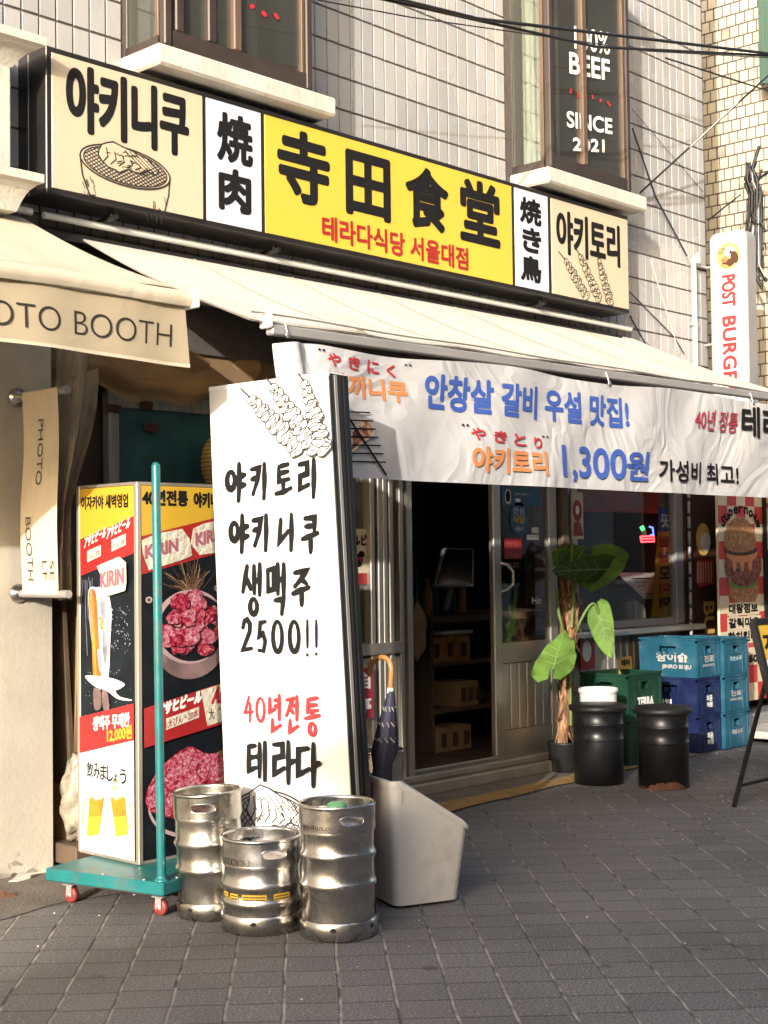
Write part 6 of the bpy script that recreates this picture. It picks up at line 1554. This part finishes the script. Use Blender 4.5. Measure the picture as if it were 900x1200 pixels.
bar(hA, hA+dn*1.6, .024); bar(hA, hA+Vector((wd, 0, 0)), .024); bar(hA+Vector((wd, 0, 0)), hA+Vector((wd, 0, 0))+dn*1.6, .024); bar(hA+dn*1.6, hA+dn*1.6+Vector((wd, 0, 0)), .024)
b.build('board_frame', t)
bpn = Plane(hA+Vector((.0, -.006, 0)), (1, 0, 0), -dn); b = MB(); Ld = dn.length*1.6
b.rect(bpn, .0, -Ld*.33, wd, 0, 'print_yellow', 0); b.rect(bpn, 0, -Ld, wd, -Ld*.33, 'white_panel', 0); b.text(bpn, '가성비 맛집', .05, -Ld*.27, wd-.04, -Ld*.1, 'ink_black', bold=.006)
b.build('card', t)

# ------------------------------------------------------------------ things seen through door and window
t = thing('order_screen', (PY(532, 670, .75).x, .75, 0), 'tilted white framed order screen on the counter inside the door', 'screen')
b = MB(); P3 = [PY(*p, Yq) for p, Yq in (((509, 686), .72), ((555, 687), .72), ((555, 643), .86), ((521, 642), .86))]
nrm = (P3[1]-P3[0]).cross(P3[3]-P3[0]).normalized()
b.add([p for p in P3]+[p-nrm*.03 for p in P3], [(0, 1, 2, 3), (7, 6, 5, 4), (0, 4, 5, 1), (1, 5, 6, 2), (2, 6, 7, 3), (3, 7, 4, 0)], 'rail_grey'); cen = sum(P3, Vector())/4
b.add([cen+(p-cen)*.92+nrm*.003 for p in P3], [(0, 1, 2, 3)], 'screen'); b.build('monitor', t)
b = MB(); b.tube([cen-nrm*.03, cen-nrm*.1-Vector((0, 0, .2)), Vector((cen.x, cen.y+.1, .98))], .02, 'rail_grey', 8); b.build('stand', t)
t = thing('counter', (7.0, 1.1, 0), 'dark counter with shelves inside the doorway', 'counter'); b = MB(); xk = PY(505, 700, .75).x
b.box(xk, xk+1.6, .75, 1.4, .9, .94, 'dark_wood'); b.box(xk, xk+1.6, 1.36, 1.4, .06, .9, 'dark_wood'); b.box(xk, xk+.03, .76, 1.36, .06, .9, 'dark_wood')
for z in (.32, .62): b.box(xk+.03, xk+1.6, .78, 1.36, z, z+.025, 'dark_wood')
b.build('cabinet', t)
k_ = [(.73, .60, PY(505, 720, .8).x+.05, .42, 'handle_wood', 'long orange cardboard box on the counter shelf'), (.345, .36, xk+.1, .3, 'cardboard', 'brown cardboard carton on the lower shelf inside'), (.06, .3, xk+.12, .34, 'cardboard', 'brown carton on the floor inside the doorway')]
for z, dy, x, wd, m_, lab in ((.645, 0, xk+.04, .40, 'handle_wood', k_[0][2]), (.345, 0, xk+.30, .22, 'cardboard', k_[1][5]), (.065, 0, xk+.10, .34, 'cardboard', k_[2][5])):
    b = MB(); b.bbox(x, x+wd, .8, 1.1, z, z+.16, m_, .004)
    for q in range(3): b.box(x+.04+q*wd/3, x+.04+q*wd/3+.05, .797, .7995, z+.03, z+.12, 'rust')
    b.build('carton', None, k_[0][5] if m_ == 'handle_wood' else lab, 'box')
b = MB(); b.bbox(xk+.2, xk+.5, .82, 1.05, .655+.16, .84, 'paper'); b.build('paper_stack', None, 'pale paper stack on top of the orange box inside', 'paper')
# inside the window
YI = .42
b = MB(); p0 = PY(668, 590, YI); p1 = PY(784, 605, YI); b.box(p0.x, p1.x, YI, YI+.02, p1.z+.02, 2.2, 'poster_red'); pl = face_y(YI)
u0, v0 = pl.pick(676, 597); u1, v1 = pl.pick(712, 578); b.text(pl, '6,900원', u0, v0, u1, v1, 'ink_pink', flip=True, bold=.003); u0, v0 = pl.pick(738, 594); u1, v1 = pl.pick(762, 579); b.text(pl, '4,500원', u0, v0, u1, v1, 'ink_pink', flip=True, bold=.003)
u0, v0 = pl.pick(772, 600); b.rect(pl, u0, v0-.05, u0+.35, 2.2, 'rail_grey'); b.build('menu_board', None, 'red menu board with faded prices high inside the window', 'menu')
b = MB(); YI = .335; P4 = [PY(*p, YI) for p in ((764, 724), (788, 722), (786, 600), (774, 600))]
b.add(P4+[p+Vector((0, .01, 0)) for p in P4], [(0, 1, 2, 3), (7, 6, 5, 4), (0, 4, 5, 1), (1, 5, 6, 2), (2, 6, 7, 3), (3, 7, 4, 0)], 'strip_yellow'); pl = face_y(YI-.001)
u0, v0 = pl.pick(773, 623); u1, v1 = pl.pick(786, 598); b.rect(pl, u0-.02, v0, u1+.0, v1+.02, 'ink_blue'); b.text(pl, '곳', u0+.01, v0+.03, u1-.01, v1-.03, 'ink_white', flip=True, bold=.004)
for c, y0_, y1_, m_ in (('원', 641, 628, 'ink_red'), ('원', 659, 646, 'ink_red'), ('모', 679, 664, 'ink_black'), ('이', 696, 682, 'ink_red'), ('역', 713, 699, 'ink_black')):
    u0, v0 = pl.pick(772, y0_); u1, v1 = pl.pick(785, y1_); b.text(pl, c, u0, v0, u1, v1, m_, flip=True, bold=.005)
b.build('window_banner', None, 'yellow vertical strip with mirrored red Korean letters behind the glass', 'banner')
b = MB(); YI = .46; pl = face_y(YI); P4 = [PY(*p, q) for p, q in (((723, 671), .6), ((768, 671), .5), ((768, 701), .42), ((755, 701), .42))]
b.add(P4+[p+Vector((0, .004, -.004)) for p in P4], [(3, 2, 1, 0), (4, 5, 6, 7)], 'sign_white'); 
for k in range(5): b.tube([P4[0].lerp(P4[3], .25+k*.15).lerp(P4[1].lerp(P4[2], .25+k*.15), .25)+Vector((0, -.004, .004)), P4[0].lerp(P4[3], .25+k*.15).lerp(P4[1].lerp(P4[2], .25+k*.15), .85)+Vector((0, -.004, .004))], .005, 'ink_black', 4)
b.build('menu_card', None, 'tilted white menu sheet with black lines inside the window', 'menu')
b = MB(); YI = .5; pl = face_y(YI); g = lambda x, y: pl.pick(700+x/4.5, 560+y/4.5)
for q, m_ in (([(228, 310), (298, 305), (300, 335), (232, 338), (228, 310)], 'neon_red'), ([(275, 258), (292, 262), (296, 300), (280, 302)], 'neon_blue'), ([(228, 262), (240, 256), (246, 268), (236, 276), (228, 262)], 'neon_green'), ([(250, 270), (256, 300)], 'white_pipe'), ([(236, 322), (290, 320)], 'neon_red')):
    b.tube([pl.P(*g(*p), .0) for p in q], .006, m_, 6)
b.build('neon_sign', None, 'tiny lit red, blue and green neon sign inside the window', 'neon sign')
b = MB(); p = PY(735, 720, .45); b.lathe([(.04, 0), (.042, .004), (.042, .15), (.036, .17), (.036, .19), (.001, .19)], (p.x, .45, .86-.06), 'rail_grey', 20); b.build('jar', None, 'pale lidded jar on the counter behind the window', 'jar')
b = MB(); p = PY(747, 712, .47); b.add([(p.x-.07, .47, .80), (p.x+.07, .47, .80), (p.x+.05, .45, .96), (p.x, .49, .99), (p.x-.06, .46, .92)], [(0, 1, 2, 3, 4)], 'paper'); b.box(p.x-.05, p.x+.05, .475, .5, .80, .86, 'paper'); b.build('napkin_pack', None, 'white napkin pack beside the jar inside the window', 'napkins')
b = MB(); b.box(7.6, 9.1, .38, .85, .74, .80, 'dark_wood'); b.box(7.65, 7.7, .4, .8, .06, .74, 'dark_wood'); b.box(9.0, 9.05, .4, .8, .06, .74, 'dark_wood'); b.build('window_table', None, 'dark table pushed up to the shop window inside', 'table')
b = MB(); Yq = .22; p0 = PY(653, 632, Yq); p1 = PY(666, 578, Yq); b.box(p0.x, p1.x, .105, .112, p0.z, p1.z, 'poster_cream'); pl = face_y(.105); b.oval(pl, (p0.x+p1.x)/2, lerp(p0.z, p1.z, .6), .05, .07, 'print_red'); b.oval(pl, (p0.x+p1.x)/2, lerp(p0.z, p1.z, .62), .02, .03, 'ink_white'); b.patch(pl, [((p0.x+p1.x)/2-.05, p0.z+.02), ((p0.x+p1.x)/2+.06, p0.z+.02), ((p0.x+p1.x)/2+.03, p0.z+.11), ((p0.x+p1.x)/2-.04, p0.z+.11)], 'print_red'); b.build('fox_poster', None, 'narrow cream poster with a red figure on the post right of the door', 'poster')
b = MB(); Yq = .095; p0 = PY(411, 685, Yq); p1 = PY(430, 620, Yq); b.box(p0.x-.06, p1.x, Yq-.004, Yq, p0.z, p1.z, 'poster_cream'); pl = face_y(Yq-.005); b.rect(pl, p0.x-.06, p0.z, p1.x, p0.z+.06, 'print_red'); b.text(pl, 'カルビ', p0.x-.03, p1.z-.09, p1.x-.01, p1.z-.03, 'ink_black', bold=.003)
for k in range(8): b.oval(pl, lerp(p0.x-.03, p1.x-.03, rnd.random()), lerp(p0.z+.09, p1.z-.12, rnd.random()), .025, .02, rnd.choice(('print_red', 'ink_black', 'foam')), n=9)
b.build('illustrated_poster', None, 'small illustrated Japanese poster on the glass left of the door', 'poster')
b = MB(); Yq = .035; p0 = PY(420, 843, Yq); p1 = PY(436.5, 782, Yq); b.box(p0.x-.1, p1.x, Yq-.006, Yq, p0.z, p1.z, 'print_red' if False else 'ink_maroon'); pl = face_y(Yq-.007); cxm = (p0.x+p1.x)/2-.015
b.text(pl, '自', cxm-.045, lerp(p0.z, p1.z, .58), cxm+.045, lerp(p0.z, p1.z, .92), 'ink_white', bold=.003); b.text(pl, '亭', cxm-.05, lerp(p0.z, p1.z, .1), cxm+.05, lerp(p0.z, p1.z, .42), 'ink_white', bold=.003); b.build('small_red_sign', None, 'small crimson sign with two white characters behind the umbrella', 'sign')

# ------------------------------------------------------------------ cloth sign on two steel rods, left wall
XC = 3.304
t = thing('cloth_sign', (XC, -.25, 1.18), 'narrow cream cloth reading PHOTO SELF BOOTH hung between two steel rods', 'sign')
z1 = 2.008; z0 = 1.185
for z in (z1, z0):
    b = MB(); b.tube([(XC, -.06, z), (XC, -.432, z)], .0165, 'rail_grey', 14); b.build('rod', t)
    b = MB(); b.lathe([(.04, 0), (.04, .008), (.028, .014), (.022, .03), (.001, .03)], (XC, -.06, z), 'steel', 20, T=Matrix.Rotation(R(90), 3, 'X')); b.build('wall_plate', t)
fc = lambda u, v: .012*math.sin((v-z0)*6)+.006*math.sin(u*20+v*4)
b = MB(); y0, y1 = -.125, -.385
b.grid(lambda a, c: Vector((XC-.018-fc(lerp(y0, y1, a), lerp(z0, z1, c))*math.sin(PI*c), lerp(y0, y1, a), lerp(z0, z1+.012, c))), 14, 40, 'canvas')
b.grid(lambda a, c: Vector((XC-.018+.036*c, lerp(y0, y1, a), z1+.013+.006*math.sin(PI*c))), 6, 4, 'canvas')
class CPl(Plane):
    def P(s, u, v, d=0):
        p = s.o+s.u*u+s.v*v; c = (p.z-z0)/(z1-z0); return Vector((XC-.018-fc(p.y, p.z)*math.sin(PI*min(1, max(0, c)))-d-.002, p.y, p.z))
cp = CPl((XC, 0, 0), (0, 0, -1), (0, -1, 0))
b.text(cp, 'PHOTO', -1.90, .245, -1.63, .285, 'ink_line', thin=.01); b.text(cp, 'BOOTH', -1.50, .175, -1.24, .215, 'ink_line', thin=.01); b.text(cp, 'SE', -1.32, .33, -1.24, .36, 'ink_line', thin=.01); b.text(cp, 'LF', -1.32, .28, -1.24, .31, 'ink_line', thin=.01)
b.build('cloth', t)

# ------------------------------------------------------------------ old window, plastic sheets, lantern and clutter on the left
yw = .15
t = thing('old_window', (PY(190, 540, yw).x, yw, 1.4), 'old pale framed window with a dark teal picture behind the menu box', 'window')
p0 = PY(137, 482, yw); p1 = PY(236, 505, yw); 
x0, x1 = p0.x, PY(250, 500, yw).x; zt_ = p0.z+.02
b = MB(); 
for a, c in ((x0-.06, x0), (x1, x1+.06)): b.bbox(a, c, yw-.02, yw+.03, 1.0, zt_, 'curtain', .004)
b.box(x0-.06, x1+.06, yw-.018, yw+.03, zt_, zt_+.07, 'curtain'); b.build('frame', t)
b = MB(); b.box(x0, x1, yw, yw+.01, 1.0, zt_, 'teal_print'); b.build('picture', t)
b = MB(); pl = face_y(yw-.03); 
for x, y in ((132, 478), (170, 474), (176, 500)):
    u, v = face_y(yw-.03).pick(x, y); b.patch(face_y(yw-.021), [(u-.03, v-.02), (u+.05, v-.025), (u+.055, v+.015), (u-.025, v+.02)], 'rust')
b.build('tape', t)
b = MB(); 
def sheet(a, c):
    x = lerp(3.50, 4.7, a); z = lerp(2.075+.025*math.sin(a*9)-.02*math.sin(a*21), 2.30, c); return Vector((x, .02+.05*math.sin(a*14+c*3)*c+.03*math.sin(c*9+a*4), z))
b.grid(sheet, 40, 16, 'film'); b.build('plastic_sheet', None, 'brownish plastic sheet hung under the awning above the old window', 'sheet')
b = MB(); b.grid(lambda a, c: Vector((lerp(3.52, 3.76-.17*min(1, c*1.6)+.03*math.sin(c*5), a)+.012*math.sin(c*9+a*12), -.02+.04*math.sin(a*9+c*2), lerp(2.28, 1.15, c))), 16, 20, 'film_clear'); b.build('plastic_sheet', None, 'pale clear plastic sheet hanging beside the cream wall', 'sheet')
p = PY(238, 542, 0.02); t = thing('paper_lantern', (p.x+.06, .0, p.z-.12), 'yellow ribbed paper lantern peeking out beside the white sign', 'lantern')
b = MB(); pr_ = []
for k in range(25):
    z = -.12+.24*k/24; r = .10*math.sqrt(max(.02, 1-(z/.15)**2))+(.004 if k % 2 else -.002); pr_.append((r, z))
b.lathe(pr_, (p.x+.10, .0, p.z), 'lantern', 30)
for k in range(2, 23, 2): b.lathe([(pr_[k][0]+.001, pr_[k][1]-.0015), (pr_[k][0]+.003, pr_[k][1]), (pr_[k][0]+.001, pr_[k][1]+.0015)], (p.x+.10, .0, p.z), 'ink_black', 30); b.build('shade', t); b = MB(); b.lathe([(.06, .12), (.06, .14), (.001, .14)], (p.x+.10, 0, p.z), 'black_paint', 20); b.build('cap', t); b = MB(); b.lathe([(.06, -.12), (.06, -.14), (.001, -.14)], (p.x+.10, 0, p.z), 'black_paint', 20); b.build('cap', t)
for x, z, tilt, m_, lab in ((3.56, .62, .10, 'cardboard', 'brown cardboard sheet leaning in the gap beside the cream wall'), (3.60, .4, -.06, 'dark_wood', 'dark plank leaning in the gap behind the menu box')):
    b = MB(); b.hexa([(x, -.04, 0.03), (x+.02, -.04, 0.03), (x+.02, .14, 0.03), (x, .14, 0.03), (x+tilt, -.02, 1.3), (x+.02+tilt, -.02, 1.3), (x+.02+tilt, .14, 1.3), (x+tilt, .14, 1.3)], m_); b.build('leaning_sheet', None, lab, 'board')
b = MB(); r5 = random.Random(9); pb_ = PY(88, 955, -.06)
def bagp(a, c):
    th = 2*PI*a; ph = PI*c; n_ = 1+.12*math.sin(5*th+3*ph)+.10*math.sin(9*ph+4*th)+.06*math.sin(13*th-5*ph); return Vector((3.585+.09*n_*math.sin(ph)*math.cos(th), -.12+.10*n_*math.sin(ph)*math.sin(th), .30+.17*n_*math.cos(ph)))
b.grid(bagp, 40, 24, 'bag'); b.build('plastic_bag', None, 'crumpled translucent plastic bag stuffed in the gap beside the cream wall', 'bag')
b = MB(); b.bbox(3.49, 3.68, -.2, .1, .035, .12, 'dark_wood'); b.build('dark_box', None, 'dark low box under the plastic bag in the gap', 'box')
b = MB(); k = [G(x, y, .012) for x, y in ((10, 1034), (24, 1026), (40, 1020), (58, 1016), (65, 1014), (68, 1020), (50, 1024), (36, 1030), (22, 1033))]
b.add([p+Vector((0, 0, .02*math.sin(i*2.1))) for i, p in enumerate(k)]+[p+Vector((0, 0, .004)) for p in k], [list(range(len(k))), list(range(len(k), 2*len(k)))[::-1]]+[(i, (i+1) % len(k), len(k)+(i+1) % len(k), len(k)+i) for i in range(len(k))], 'paper'); b.build('paper_scrap', None, 'torn white paper scrap at the foot of the cream wall', 'litter')
p = G(3, 1056, .0); b = MB(); b.add([p+Vector((.0, 0, .004)), p+Vector((.07, -.02, .004)), p+Vector((.05, .04, .004)), p+Vector((-.06, .05, .004)), p+Vector((.02, .02, .035))], [(0, 1, 4), (1, 2, 4), (2, 3, 4), (3, 0, 4)], 'rust'); b.build('dry_leaf', None, 'small dark reddish scrap at the left edge on the ground', 'litter')

# ------------------------------------------------------------------ more of the interior, and grit on the paving
b = MB(); p = PY(482, 740, .5)
def bagf(a, c): th = 2*PI*a; ph = PI*c; n_ = 1+.15*math.sin(3*th+4*ph); return Vector((p.x+.05+.07*n_*math.sin(ph)*math.cos(th), .5+.05*n_*math.sin(ph)*math.sin(th), p.z+.17*math.cos(ph)*(1+.1*math.sin(th*2))))
b.grid(bagf, 24, 16, 'cardboard'); b.tube([(p.x+.05, .5, p.z+.16), (p.x+.05, .5, p.z+.4)], .006, 'black_paint', 6); b.build('hanging_bag', None, 'brown bag hanging in the dark just inside the doorway', 'bag')
b = MB(); b.bbox(5.95, 6.35, 1.6, 2.1, .06, 1.75, 'curtain', .02); b.box(5.98, 6.32, 1.59, 1.6, .7, 1.68, 'teal_print')
b.build('drinks_fridge', None, 'tall pale drinks fridge at the back of the dark dining room', 'fridge')
r6 = random.Random(21)
for i in range(7):
    x = xk+.08+i*.085; b = MB(); h = r6.uniform(.2, .26)
    b.lathe([(.03, 0), (.032, .004), (.032, h*.6), (.012, h*.8), (.012, h), (.001, h)], (x, 1.0+r6.uniform(-.03, .03), .942), r6.choice(('crate_green', 'crate_green', 'handle_wood')), 14)
    b.build('bottle', None, 'dark bottle in the row on the counter beside the order screen', 'bottle', 'bottles on the counter')
b = MB()
for i in range(420):
    x = r6.uniform(1.6, 9); y = -.3-abs(r6.gauss(0, 1.3)) if r6.random() < .7 else r6.uniform(-4, -.3); s = r6.choice((.0025, .003, .004, .006)); a = r6.uniform(0, 6)
    q = [Vector((x+s*math.cos(a+k*2.1)*r6.uniform(.6, 1.2), y+s*math.sin(a+k*2.1)*r6.uniform(.6, 1.2), .0005)) for k in range(3)]
    b.add(q+[Vector((x, y, s*.7))], [(0, 1, 3), (1, 2, 3), (2, 0, 3)], r6.choice(('paper', 'concrete_trim', 'grey_tile', 'cardboard')))
b.build('grit', None, 'scattered pale grit and crumbs on the paving', 'grit', kind='stuff')

# the small warm bulb seen glowing behind the glass
t = thing('pendant_bulb', PY(714, 648, 1.2), 'tiny warm glowing bulb hanging behind the shop window', 'lamp'); pl_ = PY(714, 648, 1.2)
MT['bulb'] = mat_emit('bulb', (1, .62, .28), 12)
b = MB(); b.lathe([(.001, -.03), (.02, -.022), (.027, 0), (.02, .022), (.012, .035)], pl_, 'bulb', 16); b.build('bulb', t)
b = MB(); b.lathe([(.013, .035), (.015, .07), (.001, .075)], pl_, 'black_paint', 12); b.tube([pl_+Vector((0, 0, .07)), Vector((pl_.x, pl_.y, 2.4))], .003, 'black_paint', 6); b.build('cord', t)
ld = bpy.data.lights.new('bulb_light', 'POINT'); ld.energy = 32; ld.color = (1, .74, .48); ld.shadow_soft_size = .06
lo = bpy.data.objects.new('bulb_light', ld); COL.objects.link(lo); lo.location = pl_+Vector((0, 0, -.07))
